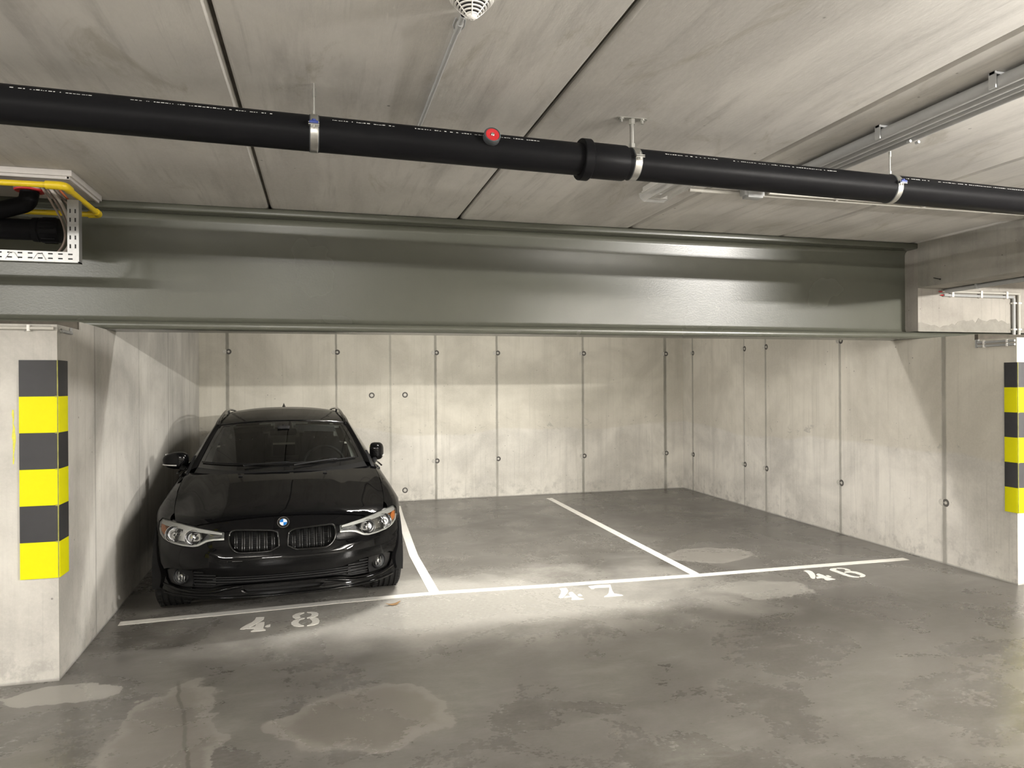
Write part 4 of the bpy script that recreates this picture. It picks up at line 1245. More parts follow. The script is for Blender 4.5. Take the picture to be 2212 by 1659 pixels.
# tow eye cover
tow = xz2front([(-.295 + .052 * math.cos(a), .452 + .036 * math.sin(a)) for a in np.linspace(PI, 2 * PI, 14)] + [(-.243, .456), (-.347, .456)])
mb = MB(); patch(mb, tow, lift_front, .012, rim=.003, offset=.0012); part(mb, 'tow_eye_cover', M_PAINT, BUMPER)
mb = MB(); mb.tube([front_pt(x, .4585, -.0018) for x in (-.33, -.30, -.265)], .0016, 6); part(mb, 'tow_eye_glint', M_CHROME, BUMPER, recalc=True)  # chrome sliver standing in for a highlight along the cover

# ------------------------------------------------------------------ kidney grilles
for sg in (1, -1):
    k = kid if sg > 0 else mirror_poly(kid)
    gr = bpy.data.objects.new('kidney_grille', None); gr.empty_display_size = .1; link(gr, CAR)
    ring = [Vector(p) + Vector((0, -.003, 0)) for p in lift_front(densify(k, .012))]
    mb = MB(); mb.tube(ring, .0075, 10, closed=True); part(mb, 'grille_frame', M_GLOSSK, gr, recalc=True)
    mb = MB(); patch(mb, k, lambda ab: lift_front(ab) + np.array([0, .075, 0]), .03, rim=0); part(mb, 'radiator_panel', M_SEAM, gr)
    mb = MB()
    for z in np.arange(.528, .60, .012):
        mb.tube([front_pt(sg * x, z, .07) for x in (.05, .18, .30)], .0022, 6)
    part(mb, 'radiator_fins', M_DASH, gr, recalc=True)
    for i in range(6):
        x = .068 + i * .0485
        zb = .518 if x < .27 else .518 + (x - .27) * .5
        zt = .632 + min(x - .05, .2) * .06
        mb = MB()
        for dx in (-.0075, .0075):
            p = [front_pt(sg * (x + dx), z, .016 + .010 * (0 if zb + .01 < z < zt - .01 else 1)) for z in np.linspace(zb - .006, zt + .006, 9)]
            mb.tube(p, .0042, 8)
        q = [front_pt(sg * x, z, .024) for z in np.linspace(zb, zt, 6)]
        mb.tube([p + Vector((0, .008, 0)) for p in q], .006, 6)
        part(mb, 'slat', M_SLAT, gr, recalc=True)

# ------------------------------------------------------------------ hood, badge
cut = [(.742, .46), (.756, .60), (.767, .80), (.774, 1.0), (.776, 1.2), (.770, 1.35)]
rear = [(.70, 1.372), (.62, 1.29), (.52, 1.19), (.40, 1.125), (.22, 1.085), (0, 1.075)]
fr = [lift_front(xz2front([p]))[0] for p in [(0, .731), (.20, .7265), (.38, .7135), (.50, .6965), (.58, .6795)]]
hlup = [lift_front(xz2front([p]))[0] for p in [(.66, .692), (.72, .699)]]
hr = [(p[0], p[1]) for p in fr] + [(p[0], p[1]) for p in hlup] + cut + rear
hood = hr + [(-a, b) for a, b in hr[::-1][1:-1]]
mb = MB(); patch(mb, hood, lift_top, .022, rim=.018, offset=.002, out_from=(0, .9, 0))
HOOD = part(mb, 'hood', M_PAINT)
bp = front_pt(0, .687); bn = Vector((0, -.84, .54)).normalized(); M = axis_m(bp + bn * .001, bn)
# keep the badge upright: local y towards the top
zz = bn; xx = Vector((1, 0, 0)); yy = zz.cross(xx).normalized(); xx = yy.cross(zz)
M = Matrix((xx, yy, zz)).transposed().to_4x4(); M.translation = bp + bn * .002
mb = MB(); mb.lathe([(.0405, -.004), (.0415, .003), (.040, .0062), (.0375, .0062), (.0365, .0035)], M, 40); badge = part(mb, 'badge', M_CHROME, HOOD, recalc=True)
mb = MB(); mb.lathe([(.037, .0036), (.026, .0046), (.0255, .0046)], M, 40, 0); mb.lathe([(.0262, .0046), (.0265, .0058), (.0245, .0058)], M, 40, 1)
for q in range(4):
    arc = [(0, 0)] + [(.0248 * math.cos(q * PI / 2 + k * PI / 16), .0248 * math.sin(q * PI / 2 + k * PI / 16)) for k in range(9)]
    mb.add([M @ Vector((a, b, .0056 - (a * a + b * b) * .5)) for a, b in arc], [(0, k, k + 1) for k in range(1, 9)], 2 if q in (0, 2) else 3)
# the three ring letters, in silver strokes
def letter(strokes, ang):
    R = Matrix.Rotation(ang, 4, 'Z')
    for s in strokes:
        mb.tube([M @ (R @ Vector((a * .0042, .0275 + b * .0075, .0052))) for a, b in s], .0006, 6, 1)
letter([[(-.8, 0), (-.8, 1)], [(-.8, 1), (.4, 1), (.7, .75), (.4, .52), (-.8, .52)], [(.4, .52), (.9, .27), (.5, 0), (-.8, 0)]], math.radians(48))
letter([[(-1, 0), (-.8, 1), (0, .2), (.8, 1), (1, 0)]], 0)
letter([[(-1, 1), (-.5, 0), (0, .8), (.5, 0), (1, 1)]], math.radians(-48))
part(mb, 'roundel', [M_GLOSSK, M_CHROME, M_BADGEW, M_BADGEB], HOOD, recalc=False)
# washer jets
for sg in (1, -1):
    pz = lift_top(np.array([[sg * .33, 1.02]]))[0]
    mb = MB(); mb.box(pz[0] - .016, pz[0] + .016, pz[1] - .012, pz[1] + .012, pz[2], pz[2] + .010, bev=.004); part(mb, 'washer_jet', M_TRIM, HOOD, recalc=True)

# ------------------------------------------------------------------ headlights
for sg in (1, -1):
    o2 = hl if sg > 0 else mirror_poly(hl)
    root = bpy.data.objects.new('headlight', None); root.empty_display_size = .1; link(root, CAR)
    def fp(x, z, off=0.0): return front_pt(sg * x, z, off)
    # bucket: walls folded back from the lens outline and a sloping back plate
    loop = lift_front(densify(o2, .02))
    cen = np.array([sg * .62, 0, .612])
    back = loop.copy(); back[:, 0] = back[:, 0] + (cen[0] - back[:, 0]) * .10; back[:, 2] = back[:, 2] + (cen[2] - back[:, 2]) * .12
    back[:, 1] += .085
    mb = MB(); n = len(loop); mb.add(np.concatenate([loop, back]), [(i, (i + 1) % n, n + (i + 1) % n, n + i) for i in range(n)])
    part(mb, 'housing', M_SATIN, root, recalc=True)
    mb = MB(); patch(mb, o2, lambda ab: lift_front(ab) + np.array([0, .084, 0]), .03, rim=0); part(mb, 'back_plate', M_LAMPDARK, root)
    # pale brow strip along the upper edge
    br = xz2front([(.40, .637), (.48, .652), (.58, .668), (.68, .685), (.76, .693), (.82, .692), (.832, .668), (.79, .662), (.70, .658), (.60, .645), (.50, .635), (.40, .625)])
    if sg < 0: br = mirror_poly(br)
    mb = MB(); patch(mb, br, lambda ab: lift_front(ab) + np.array([0, .006, 0]), .02, rim=.02); part(mb, 'brow', M_SATIN, root)
    # thick clear-edged lower rim
    rm = xz2front([(.385, .6035), (.455, .600), (.503, .592), (.533, .577), (.56, .563), (.597, .556), (.66, .558), (.735, .568), (.79, .583), (.822, .606), (.834, .640), (.846, .632), (.834, .600), (.80, .574),
                   (.74, .558), (.66, .549), (.595, .547), (.555, .553), (.525, .568), (.497, .582), (.455, .590), (.385, .593)])
    if sg < 0: rm = mirror_poly(rm)
    mb = MB(); patch(mb, rm, lambda ab: lift_front(ab) + np.array([0, .004, 0]), .015, rim=.015); part(mb, 'lower_rim', M_SATIN, root)
    # two round reflectors
    for x, z, r, nm in ((.724, .614, .056, 'reflector'), (.592, .602, .052, 'reflector')):
        c = fp(x, z, .026); d = Vector((sg * .12, -1, .06)).normalized(); M = axis_m(c, d)
        mb = MB(); prof = [(r + .003, .014), (r, .016)] + [(r * math.cos(a), -.045 * math.sin(a) + .01) for a in np.linspace(.05, 1.5, 10)]
        mb.lathe(prof, M, 28); rf = part(mb, nm, M_REFL, root, recalc=True)
        mb = MB(); mb.lathe([(.016, -.03), (.016, .004), (.012, .012), (.001, .014)], M, 20); part(mb, 'bulb', M_CHROME, rf, recalc=True)
    fc = xz2front([(.53, .592), (.56, .576), (.62, .566), (.70, .572), (.765, .586), (.795, .612), (.79, .650), (.71, .655), (.62, .645), (.54, .634)])
    if sg < 0: fc = mirror_poly(fc)
    mb = MB(); patch(mb, fc, lambda ab: lift_front(ab) + np.array([0, .05, 0]), .02, rim=0); part(mb, 'reflector_field', M_REFL, root)
    am = xz2front([(.792, .606), (.806, .600), (.826, .622), (.832, .655), (.822, .666), (.800, .660), (.788, .640)])
    if sg < 0: am = mirror_poly(am)
    mb = MB(); patch(mb, am, lambda ab: lift_front(ab) + np.array([0, .012, 0]), .01, rim=.02); part(mb, 'indicator', M_AMBER, root)
    # light bar in the narrow inner end
    mb = MB(); mb.tube([fp(x, z, .012) for x, z in ((.405, .616), (.46, .618))], .0035, 8); mb.tube([fp(x, z, .012) for x, z in ((.46, .618), (.495, .632), (.51, .634))], .0028, 8)
    part(mb, 'light_bar', M_CHROME, root, recalc=True)
    mb = MB(); patch(mb, o2, lift_front, .018, rim=0, offset=.001); part(mb, 'lens', M_LENS, root)

# ------------------------------------------------------------------ fenders, flanks, rear
def flank(outline, name, sg, parent=CAR, mat=M_PAINT, holes=(), step=.03, offset=0.0):
    mb = MB(); patch(mb, outline, lift_side(sg), step, holes, rim=.018, offset=offset, out_from=(0, 2.2, .5))
    return part(mb, name, mat, parent)
hl_rear3 = lift_front(xz2front([(.854, .640), (.850, .676), (.826, .702), (.76, .702)]))
def p3side(P): return [(p[1], .9 * math.atan2(p[2] - ZA, abs(p[0]))) for p in P]
cut_s = [tuple(p) for p in xy2side([(a + .004, b) for a, b in cut])]
arch_up = [tuple(p) for p in yz2side(arch_pts(.776, .352, 138, -14, 26))]
fend = (p3side(hl_rear3) + cut_s + [tuple(p) for p in xy2side([(.80, 1.46)])] +
        [tuple(p) for p in yz2side([(1.42, .80), (1.37, .62), (1.345, .40), (1.34, .21), (1.14, .21)])] + arch_up[::-1] +
        [tuple(p) for p in yz2side([(.505, .575), (.500, .60)])])
door_f = [tuple(p) for p in yz2side([(1.47, .895), (1.428, .80), (1.378, .62), (1.353, .40), (1.348, .24), (2.38, .24), (2.42, .40), (2.44, .62), (2.44, .905)])]
door_r = [tuple(p) for p in yz2side([(2.448, .905), (2.448, .62), (2.428, .40), (2.388, .24), (3.18, .24), (3.22, .38), (3.30, .60), (3.42, .76), (3.44, .915)])]
quarter = [tuple(p) for p in yz2side([(3.448, .915), (3.428, .755), (3.32, .62), (3.24, .41), (3.21, .30)])] + [tuple(p) for p in yz2side(arch_pts(3.586, .352, 172, -6, 26))] + [tuple(p) for p in yz2side([(4.05, .26), (4.25, .27), (4.30, .60), (4.28, .90)])]
sill = [tuple(p) for p in yz2side([(1.34, .232), (3.19, .232), (3.22, .19), (1.34, .185)])]
for sg in (1, -1):
    flank(fend, 'front_fender', sg, step=.025)
    d = flank(door_f, 'front_door', sg); e = flank(door_r, 'rear_door', sg)
    flank(quarter, 'rear_quarter', sg); flank(sill, 'sill', sg, mat=M_TRIM)
    for o, y in ((d, 2.30), (e, 3.22)):
        mb = MB(); mb.tube(bend([(sg * .888, y - .17, .80), (sg * .915, y - .15, .805), (sg * .915, y - .02, .81), (sg * .888, y, .81)], .02), .011, 10); part(mb, 'handle', M_PAINT, o, recalc=True)
    mb = MB(); mb.tube([(sg * (f_w(y) - .035), y, .905 + .012 * (y - 1.5) / 3) for y in np.linspace(1.50, 4.2, 20)], .008, 8); part(mb, 'waist_moulding', M_GLOSSK, CAR, recalc=True)
# rear face
def lift_rear(ab):
    phi = ab[:, 0] / .9; z = ab[:, 1]; s, c = np.sin(phi), np.cos(phi)
    t = bisect(lambda t: F_body(s * t, 3.7 + c * t, z), np.full(len(z), .2), np.full(len(z), 1.5))
    return np.stack([s * t, 3.7 + c * t, z], 1)
rr = [(-.94, .26), (.94, .26), (.94, .58), (.94, .88), (-.94, .88), (-.94, .58)]
mb = MB(); patch(mb, rr, lift_rear, .04, rim=.02, out_from=(0, 3.7, .5)); part(mb, 'tailgate', M_PAINT)
# dark shell under the panel gaps, floor pan, wheel housings
mb = MB(); mb.box(-.66, .66, .30, 1.35, .24, .63); mb.box(-.60, .60, .22, .42, .30, .62); part(mb, 'engine_bay', M_SEAM, CAR, recalc=True, smooth=False)
mb = MB(); mb.box(-.80, .80, .42, .46, .20, .22); mb.box(-.62, .62, .20, 4.3, .185, .21); mb.box(-.84, .84, 1.30, 3.15, .19, .215); part(mb, 'floor_pan', M_SEAM, CAR, recalc=True, smooth=False)
for yc in (.776, 3.586):
    for sg in (1, -1):
        mb = MB()
        A = [math.radians(a) for a in np.linspace(-18, 198, 20)]
        v = [(sg * .885, yc + .356 * math.cos(a), .318 + .356 * math.sin(a)) for a in A] + [(sg * .60, yc + .356 * math.cos(a), .318 + .356 * math.sin(a)) for a in A]
        n = len(A); mb.add(v, [(i, i + 1, n + i + 1, n + i) for i in range(n - 1)] + [tuple(range(n, 2 * n))])
        part(mb, 'wheel_housing', M_SEAM, CAR, recalc=True)

# ------------------------------------------------------------------ wheels
def wheel(x, y, sg):
    c = (x, y, .3185)
    M = axis_m(c, (sg, 0, 0))
    R, wd = .3165, .225
    prof = [(.225, -.105), (.245, -.114), (.285, -.1125), (.303, -.103), (R - .003, -.090)]
    for g in (-.058, -.020, .020, .058):
        prof += [(R, g - .0075), (R - .0075, g - .0055), (R - .0075, g + .0055), (R, g + .0075)]
    prof += [(R - .003, .090), (.303, .103), (.285, .1125), (.245, .114), (.225, .105)]
    root = bpy.data.objects.new('wheel', None); root.empty_display_size = .1; link(root, CAR)
    mb = MB(); mb.lathe(prof, M, 72)
    part(mb, 'tyre', M_TYRE, root, recalc=True, sharp=30)
    # cross sipes on the shoulders
    mb = MB()
    for k in range(60):
        a = 2 * PI * k / 60
        for h0, h1 in ((-.098, -.070), (.070, .098)):
            p0 = M @ Vector(((R - .0005) * math.cos(a), (R - .0005) * math.sin(a), h0)); p1 = M @ Vector(((R + .0004) * math.cos(a + .02), (R + .0004) * math.sin(a + .02), h1))
            mb.tube([p0, p1], .0017, 5)
    part(mb, 'tread_sipes', M_SEAM, root, recalc=True)
    mb = MB(); mb.lathe([(.228, -.10), (.20, -.095), (.195, .07), (.215, .098), (.228, .102), (.224, .108), (.212, .104)], M, 48)
    for k in range(10):
        a = 2 * PI * k / 10 + (.12 if k % 2 else -.12)
        mb.tube([M @ Vector((.045 * math.cos(a), .045 * math.sin(a), .080)), M @ Vector((.13 * math.cos(a), .13 * math.sin(a), .092)), M @ Vector((.212 * math.cos(a), .212 * math.sin(a), .085))], [.016, .013, .012], 8)
    mb.lathe([(.062, .06), (.060, .086), (.034, .094), (.001, .095)], M, 24)
    part(mb, 'rim', M_ALLOY, root, recalc=True)
    mb = MB(); mb.lathe([(.15, .02), (.15, .035), (.07, .035), (.07, .02), (.15, .02)], M, 36); part(mb, 'brake_disc', M_GALV, root, recalc=True)
for x, y in ((.772, .776), (-.772, .776), (.782, 3.586), (-.782, 3.586)):
    wheel(x, y, 1 if x > 0 else -1)
# ------------------------------------------------------------------ car: cabin
def ws(s, t, off=0.0):
    """point of the windscreen: s across (-1..1), t from the base (0) to the header (1)"""
    a = np.array([.705 * s, 1.12 + .40 * abs(s) ** 2.2, .928 + .017 * abs(s) ** 2])
    b = np.array([.568 * s, 2.10 + .13 * s * s, 1.303 - .036 * s * s])
    p = a + (b - a) * t
    n = np.array([.25 * s, -.42, .90]); n /= np.linalg.norm(n)
    return Vector(p + n * (.030 * 4 * t * (1 - t) * (1 - .5 * s * s) + off))
def grid_mesh(fn, us, vs, mi=0, mb=None):
    mb = mb or MB()
    n = len(vs)
    mb.add([fn(u, v) for u in us for v in vs], [(i * n + j, i * n + j + 1, (i + 1) * n + j + 1, (i + 1) * n + j) for i in range(len(us) - 1) for j in range(n - 1)], mi)
    return mb
L = np.linspace
mb = grid_mesh(lambda s, t: ws(s, t), L(-1, 1, 33), L(0, 1, 13))
WS = part(mb, 'windscreen', M_GLASS, recalc=True)
# black printed border on the glass
mb = grid_mesh(lambda s, t: ws(s, t, .0015), L(-1, 1, 33), L(0, .10, 4))
grid_mesh(lambda s, t: ws(s, t, .0015), L(-1, 1, 33), L(.945, 1, 3), 0, mb)
for sg in (-1, 1):
    grid_mesh(lambda s, t: ws(sg * (1 - s * .055), t, .0015), L(0, 1, 4), L(.10, .945, 11), 0, mb)
grid_mesh(lambda s, t: ws(s, t, .0015), L(-.13, .13, 7), L(.80, .945, 4), 0, mb)
part(mb, 'black_border', M_GLOSSK, WS, recalc=True)
# cowl between hood and glass
def cowl(s, t):
    a = ws(s, 0.03, -.004); x = .72 * s
    yb = np.interp(abs(x), [0, .22, .40, .52, .62, .72], [1.05, 1.06, 1.10, 1.165, 1.265, 1.35])
    zb = float(lift_top(np.array([[x, yb]]))[0][2]) - .010
    b = Vector((x, yb, zb))
    return a.lerp(b, t)
mb = grid_mesh(cowl, L(-1, 1, 33), L(0, 1, 5)); part(mb, 'cowl', M_TRIM, recalc=True)

# roof
f_zr = table([2.06, 2.10, 2.3, 2.6, 2.9, 3.2, 3.6, 4.0, 4.4, 4.5], [1.297, 1.306, 1.341, 1.374, 1.392, 1.396, 1.387, 1.368, 1.335, 1.322])
f_xr = table([2.1, 2.3, 2.8, 3.4, 4.0, 4.5], [.570, .578, .578, .565, .540, .515])
def roof(s, v):
    y = 2.10 + (4.48 - 2.10) * v
    yy = y + (.13 * s * s * (1 - v) ** 2 if v < 1 else -.0) - (.06 * s * s * v)
    return Vector((f_xr(y) * s, yy, float(f_zr(y)) - (.036 + .016 * min(1, v * 4)) * abs(s) ** 2.4 + .004))
mb = grid_mesh(roof, L(-1, 1, 33), np.concatenate([L(0, .1, 8), L(.13, 1, 30)]))
part(mb, 'roof', M_PAINT, recalc=True)
mb = MB(); mb.tube([roof(s, 0) + Vector((0, -.003, -.006)) for s in L(-1, 1, 33)], .007, 8); part(mb, 'header_seal', M_GLOSSK, recalc=True)

# pillars + cant rails: outer edge curve
f_cx = table([1.40, 1.5, 1.9, 2.3, 2.8, 3.5, 4.2, 4.5], [.775, .752, .668, .622, .622, .612, .580, .555])
f_cz = table([1.40, 1.5, 1.9, 2.3, 2.8, 3.5, 4.2, 4.5], [.900, .952, 1.150, 1.276, 1.318, 1.318, 1.280, 1.250])
f_bx = table([1.4, 1.6, 2.5, 3.5, 4.2, 4.5], [.800, .815, .838, .832, .790, .74])
f_bz = table([1.4, 1.6, 2.5, 3.5, 4.2, 4.5], [.895, .905, .922, .945, .965, .975])
def inner_edge(y):
    if y < 2.23:
        t = max(0.0, min(1.0, (y - 1.52) / .71)); p = ws(1, t, -.002); return Vector((p.x, max(p.y, y), p.z))
    v = (y - 2.23) / (4.42 - 2.23); return roof(1, v) + Vector((0, 0, -.004))
for sg in (1, -1):
    def rail(t, k):
        y = 1.42 + (4.42 - 1.42) * t
        a = inner_edge(y); b = Vector((float(f_cx(y)), y, float(f_cz(y))))
        m = a.lerp(b, .5) + Vector((.012, -.012 if y < 2.2 else 0, .016))
        c = b + Vector((.014, .0, -.030))
        P = [a, m, b, c]
        q = P[0] * (1 - k) ** 3 + (m * 1.0) * 3 * k * (1 - k) ** 2 + (b + Vector((.006, 0, .012))) * 3 * k * k * (1 - k) + c * k ** 3
        return Vector((q.x * sg, q.y, q.z))
    mb = grid_mesh(rail, L(0, 1, 60), L(0, 1, 9)); part(mb, 'roof_pillar', M_PAINT, recalc=True)
    # side glass, one pane per opening, with dark posts between
    def side(y, k):
        a = Vector((float(f_bx(y)), y, float(f_bz(y)))); yt = y + (.0 if y > 2.2 else 0)
        b = Vector((float(f_cx(yt)) + .008, yt, float(f_cz(yt)) - .022))
        p = a.lerp(b, k); p.x += .020 * 4 * k * (1 - k)
        return Vector((p.x * sg, p.y, p.z))
    for ya, yb in ((1.62, 2.40), (2.47, 3.28), (3.36, 4.15)):
        mb = grid_mesh(side, L(ya, yb, 20), L(0, 1, 8)); part(mb, 'side_window', M_SIDEGLASS, recalc=True)
    for ya, yb in ((1.42, 1.62), (2.40, 2.47), (3.28, 3.36), (4.15, 4.42)):
        mb = grid_mesh(side, L(ya, yb, 6), L(0, 1, 8)); part(mb, 'window_post', M_GLOSSK, recalc=True)
    # shoulder between flank top and glass
    def shoulder(y, k):
        a = Vector((float(f_bx(y)), y, float(f_bz(y))))
        P = lift_side(1)(np.array([[y, .9 * math.atan2(.895 + .012 * (y - 1.5) / 3 - ZA, float(f_w(y)) - .03)]]))[0]
        p = a.lerp(Vector(P), k); return Vector((p.x * sg, p.y, p.z))
    mb = grid_mesh(shoulder, L(1.42, 4.3, 30), L(0, 1, 4)); part(mb, 'shoulder', M_PAINT, recalc=True)
    # mirror sail in the window corner
    mb = MB()
    pts = [(sg * .792, 1.40, .885), (sg * .812, 1.66, .905), (sg * .745, 1.66, 1.035), (sg * .772, 1.43, .925)]
    mb.add([Vector(p) for p in pts] + [Vector(p) + Vector((-sg * .02, 0, 0)) for p in pts], [(0, 1, 2, 3), (4, 5, 6, 7), (0, 1, 5, 4), (1, 2, 6, 5), (2, 3, 7, 6), (3, 0, 4, 7)])
    part(mb, 'mirror_sail', M_TRIM, recalc=True)
    # roof rail
    f_rx = table([2.2, 2.6, 3.2, 3.8, 4.2], [.592, .582, .570, .555, .545])
    f_rz = table([2.18, 2.30, 2.5, 2.9, 3.2, 3.7, 4.0, 4.2], [1.262, 1.300, 1.338, 1.374, 1.380, 1.362, 1.338, 1.310])
    mb = MB(); Y = L(2.2, 4.2, 40)
    mb.tube([(sg * float(f_rx(y)), y, float(f_rz(y))) for y in Y], [.006] + [.0125] * 38 + [.006], 12)
    for y in (2.32, 3.25, 4.12):
        mb.box(sg * float(f_rx(y)) - .010, sg * float(f_rx(y)) + .010, y - .05, y + .05, float(f_rz(y)) - .05, float(f_rz(y)) - .002)
    part(mb, 'roof_rail', M_GLOSSK, recalc=True)
# rear screen and spoiler
def rear_screen(s, t):
    a = Vector((.56 * s, 4.45 - .05 * s * s, 1.315 - .03 * s * s)); b = Vector((.72 * s, 4.58 - .10 * s * s, .90))
    p = a.lerp(b, t); p.y += .03 * 4 * t * (1 - t); return p
mb = grid_mesh(rear_screen, L(-1, 1, 20), L(0, 1, 10)); part(mb, 'rear_window', M_SIDEGLASS, recalc=True)
mb = MB(); mb.tube([Vector((.53 * s, 4.47 - .05 * s * s, 1.322 - .03 * s * s)) for s in L(-1, 1, 20)], .014, 10); part(mb, 'spoiler', M_PAINT, recalc=True)
mb = MB()
for sg in (1, -1):
    grid_mesh(lambda k, t: Vector((sg * (.70 + .10 * k - (.15 + .02 * k) * t), 4.40 - .10 * (1 - k) * 0 + .10 * (1 - k), .90 + .40 * t)), L(0, 1, 5), L(0, 1, 8), 0, mb)
part(mb, 'rear_pillar', M_PAINT, recalc=True)
# shark fin aerial
mb = MB()
prof = [(-.10, 0), (-.02, .022), (.05, .056), (.075, .060), (.085, .04), (.09, 0)]
v = []
for w_, sc in ((.0, 1.0), (.016, .35), (.024, .02)):
    for a, b in prof: v.append((w_, 4.06 + a, float(f_zr(4.06)) + .002 + b * sc))
n = len(prof)
f = [(i * n + k, i * n + k + 1, (i + 1) * n + k + 1, (i + 1) * n + k) for i in range(2) for k in range(n - 1)]
mb.add(v, f); mb.add([(-x, y, z) for x, y, z in v], f)
part(mb, 'aerial', M_TRIM, recalc=True)

# wipers lying along the foot of the screen
for sa, sb, lab in ((-.96, .06, 0), (.04, .90, 1)):
    wp = bpy.data.objects.new('wiper', None); wp.empty_display_size = .1; link(wp, CAR)
    def wt(s): return .088 + .008 * math.cos(s * 1.2)
    mb = MB(); mb.tube([ws(s, wt(s), .012) for s in L(sa, sb, 24)], .0065, 8); part(mb, 'blade', M_TRIM, wp, recalc=True)
    mb = MB(); e = .05 if lab == 0 else .62
    mb.tube([ws(e, wt(e) + .002, .022), ws(e - .35 if lab == 0 else e - .30, wt(.0) - .02, .022), ws(e - .5, .05, .022)], .008, 8)
    mb.tube([ws(e - .02, wt(e), .018), ws(e + .02, wt(e), .018)], .010, 8)
    part(mb, 'arm', M_TRIM, wp, recalc=True)

# ------------------------------------------------------------------ door mirrors
def mirror_head(name, centre, rz, size, sg):
    root = bpy.data.objects.new('door_mirror', None); root.empty_display_size = .1
    root.location = centre; root.rotation_euler = (0, 0, rz); link(root, CAR)
    W, D, H = size
    # rounded shell: blunt front, tapered towards the tip
    mb = MB()
    def shell(a, b):
        ca, sa, cb, sb = math.cos(a), math.sin(a), math.cos(b), math.sin(b)
        sp = lambda q, e: math.copysign(abs(q) ** e, q)
        x = sp(cb, .55) * sp(ca, .55) * W / 2; y = sp(cb, .55) * sp(sa, .75) * D / 2; z = sp(sb, .62) * H / 2
        tip = (x * sg) / (W / 2)                   # +1 at the outer end
        z = z * (1 - .16 * max(tip, 0)) + .010 * (-tip) * 0 - (.012 * max(tip, 0) if z > 0 else -.012 * max(tip, 0))
        y = y + .03 * max(0, tip) ** 2
        if y > D * .30: y = D * .30
        return Vector((x, y, z))
    grid_mesh(shell, L(0, 2 * PI, 49), L(-PI / 2, PI / 2, 25), 0, mb)
    part(mb, 'mirror_cap', M_PAINT, root, recalc=True, sharp=55)
    mb = MB(); mb.box(-W * .42, W * .42, D * .29, D * .31, -H * .38, H * .38, bev=.004); part(mb, 'mirror_glass', M_CHROME, root, recalc=True)
    mb = MB(); p = []
    for k in L(-.2, .92, 10):
        a = Vector((sg * k * W / 2, 0, 0)); yy = -D * .5 * math.sqrt(max(0, 1 - abs(k) ** 2.6)) * .96 + .03 * max(0, k) ** 2 * .8
        p.append(Vector((sg * k * W / 2, yy - .003, -H * .255 + .006 * k)))
    mb.tube(p, .0055, 8); part(mb, 'indicator_strip', M_SATIN, root, recalc=True)
    return root
ml = mirror_head('door_mirror', (-.905, 1.735, .990), math.radians(-4), (.215, .130, .148), -1)
def stalk(root, pts, radii):
    c, q = Vector(root.location), -root.rotation_euler.z
    R = Matrix.Rotation(q, 3, 'Z')
    mb = MB(); mb.tube(bend([R @ (Vector(p) - c) for p in pts], .03, 4), radii, 12); part(mb, 'stalk', M_TRIM, root, recalc=True)
stalk(ml, [(-.80, 1.62, .915), (-.85, 1.70, .930), (-.89, 1.735, .955)], .024)
mr = mirror_head('door_mirror', (.850, 1.80, 1.010), math.radians(66), (.200, .128, .165), 1)
stalk(mr, [(.79, 1.60, .915), (.815, 1.70, .930), (.842, 1.77, .960)], .024)

# ------------------------------------------------------------------ interior seen through the screen
mb = MB(); mb.box(-.70, .70, 1.42, 1.75, .80, .905, bev=.03); mb.box(-.34, .12, 1.55, 1.75, .88, .935, bev=.02); part(mb, 'dashboard', M_DASH, recalc=True)
mb = MB(); mb.box(-.155, .135, 1.70, 1.715, .925, 1.000, bev=.006); part(mb, 'display', M_GLOSSK, recalc=True)
mb = MB(); mb.box(-.80, .80, 1.3, 4.3, .40, .44); mb.box(-.84, -.78, 1.45, 4.2, .45, .89); mb.box(.78, .84, 1.45, 4.2, .45, .89); mb.box(-.75, .75, 1.28, 1.42, .45, .88); part(mb, 'cabin_lining', M_SEAT, recalc=True)
def inner_trim(sg):
    def f(t, k):
        a = ws(sg * .955, .08 + .88 * t, -.018); b = a + Vector((-sg * (.012 + .045 * (1 - t)), .07, .0))
        return a.lerp(b, k)
    mb = grid_mesh(f, L(0, 1, 16), L(0, 1, 4)); part(mb, 'pillar_trim', M_HEADLINER, recalc=True)
inner_trim(1); inner_trim(-1)
mb = MB()
for sa, sb in ((-.93, -.20), (.20, .93)):
    grid_mesh(lambda s, k: ws(s, .955 - .02 * k, -.016 - .028 * k) + Vector((0, .02 * k, 0)), L(sa, sb, 16), L(0, 1, 4), 0, mb)
grid_mesh(lambda s, v: roof(s * .94, v) + Vector((0, 0, -.035)), L(-1, 1, 12), L(.03, .97, 12), 0, mb)
part(mb, 'headliner', M_HEADLINER, recalc=True)
mb = MB()
for s in (-.5, .5):
    grid_mesh(lambda q, k: ws(s + q * .34, .94 - .10 * k, -.030 - .022 * k), L(-1, 1, 8), L(0, 1, 4), 0, mb)
part(mb, 'sun_visor', M_SEAT, recalc=True)
mb = MB(); c = ws(0, .82, -.05); mb.box(c.x - .12, c.x + .12, c.y - .012, c.y + .020, c.z - .035, c.z + .030, bev=.012)
mb.tube([ws(0, .87, -.01), c + Vector((0, .0, .02))], .022, 10); mb.box(-.055, .055, c.y - .06, c.y - .01, c.z + .005, c.z + .06, bev=.01)
part(mb, 'rear_view_mirror', M_TRIM, recalc=True)
mb = MB(); mb.tube([c + Vector((.115, -.013, -.025)), c + Vector((.122, -.013, 0)), c + Vector((.113, -.013, .026))], .0022, 6); part(mb, 'mirror_edge', M_CHROME, recalc=True)
st = bpy.data.objects.new('steering_wheel', None); st.empty_display_size = .1; link(st, CAR)
Ms = axis_m((.365, 1.80, .895), (0, .88, -.42))
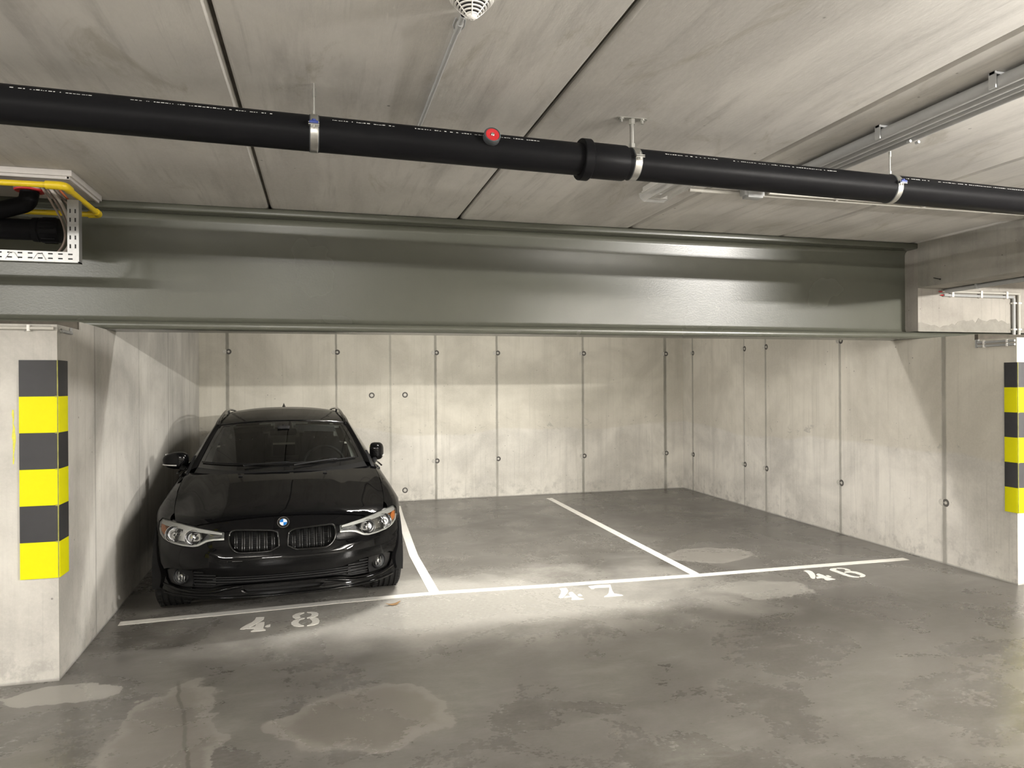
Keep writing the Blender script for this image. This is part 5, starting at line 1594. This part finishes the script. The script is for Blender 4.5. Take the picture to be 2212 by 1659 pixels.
mb = MB(); mb.tube([Ms @ Vector((.185 * math.cos(a), .185 * math.sin(a), 0)) for a in L(0, 2 * PI, 41)[:-1]], .0145, 10, closed=True); part(mb, 'rim', M_TRIM, st, recalc=True)
mb = MB(); mb.lathe([(.07, -.02), (.075, .02), (.001, .03)], Ms, 20)
for a in (0, PI, -PI / 2): mb.tube([Ms @ Vector((0, 0, 0)), Ms @ Vector((.18 * math.cos(a), .18 * math.sin(a), 0))], .014, 8)
part(mb, 'hub', M_TRIM, st, recalc=True)
for x, y in ((.365, 2.32), (-.365, 2.32), (.36, 3.20), (-.36, 3.20)):
    sroot = bpy.data.objects.new('seat', None); sroot.empty_display_size = .1; sroot.location = (x, y, .44); link(sroot, CAR)
    mb = MB()
    mb.box(-.25, .25, -.42, .06, .05, .17, bev=.05); part(mb, 'cushion', M_SEAT, sroot, recalc=True)
    mb = MB()
    bm = bmesh.new(); bmesh.ops.create_cube(bm, size=1)
    for p in bm.verts: p.co = Vector((p.co.x * .48, p.co.y * .12, p.co.z * .58))
    bmesh.ops.bevel(bm, geom=bm.edges[:], offset=.05, segments=4, affect='EDGES')
    mb.bm(bm, 0, Matrix.Translation((0, .16, .38)) @ Matrix.Rotation(-.35, 4, 'X')); bm.free(); part(mb, 'backrest', M_SEAT, sroot, recalc=True)
    mb = MB(); bm = bmesh.new(); bmesh.ops.create_cube(bm, size=1)
    for p in bm.verts: p.co = Vector((p.co.x * .27, p.co.y * .10, p.co.z * .17))
    bmesh.ops.bevel(bm, geom=bm.edges[:], offset=.04, segments=4, affect='EDGES')
    hz = .735 if y < 3 else .70
    mb.bm(bm, 0, Matrix.Translation((0, .30, hz))); bm.free(); part(mb, 'headrest', M_SEAT, sroot, recalc=True)
    for sx in (-.06, .06):
        mb = MB(); mb.tube([(sx, .262, .60), (sx, .29, hz - .06)], .006, 8); part(mb, 'headrest_post', M_CHROME, sroot, recalc=True)
# ------------------------------------------------------------------ world and colour
w = bpy.data.worlds.new('world'); scene.world = w; w.use_nodes = True
w.node_tree.nodes['Background'].inputs[0].default_value = (.01, .01, .01, 1)
vs = scene.view_settings
scene.display_settings.display_device = 'sRGB'
vs.view_transform = 'Standard'; vs.look = 'None'; vs.gamma = 1.0; vs.use_curve_mapping = False
vs.exposure = 2.12
scene.cycles.use_adaptive_sampling = False
scene.cycles.max_bounces = 6; scene.cycles.diffuse_bounces = 3; scene.cycles.glossy_bounces = 3
scene.cycles.transparent_max_bounces = 12; scene.cycles.sample_clamp_indirect = 3.0
scene.cycles.use_denoising = True
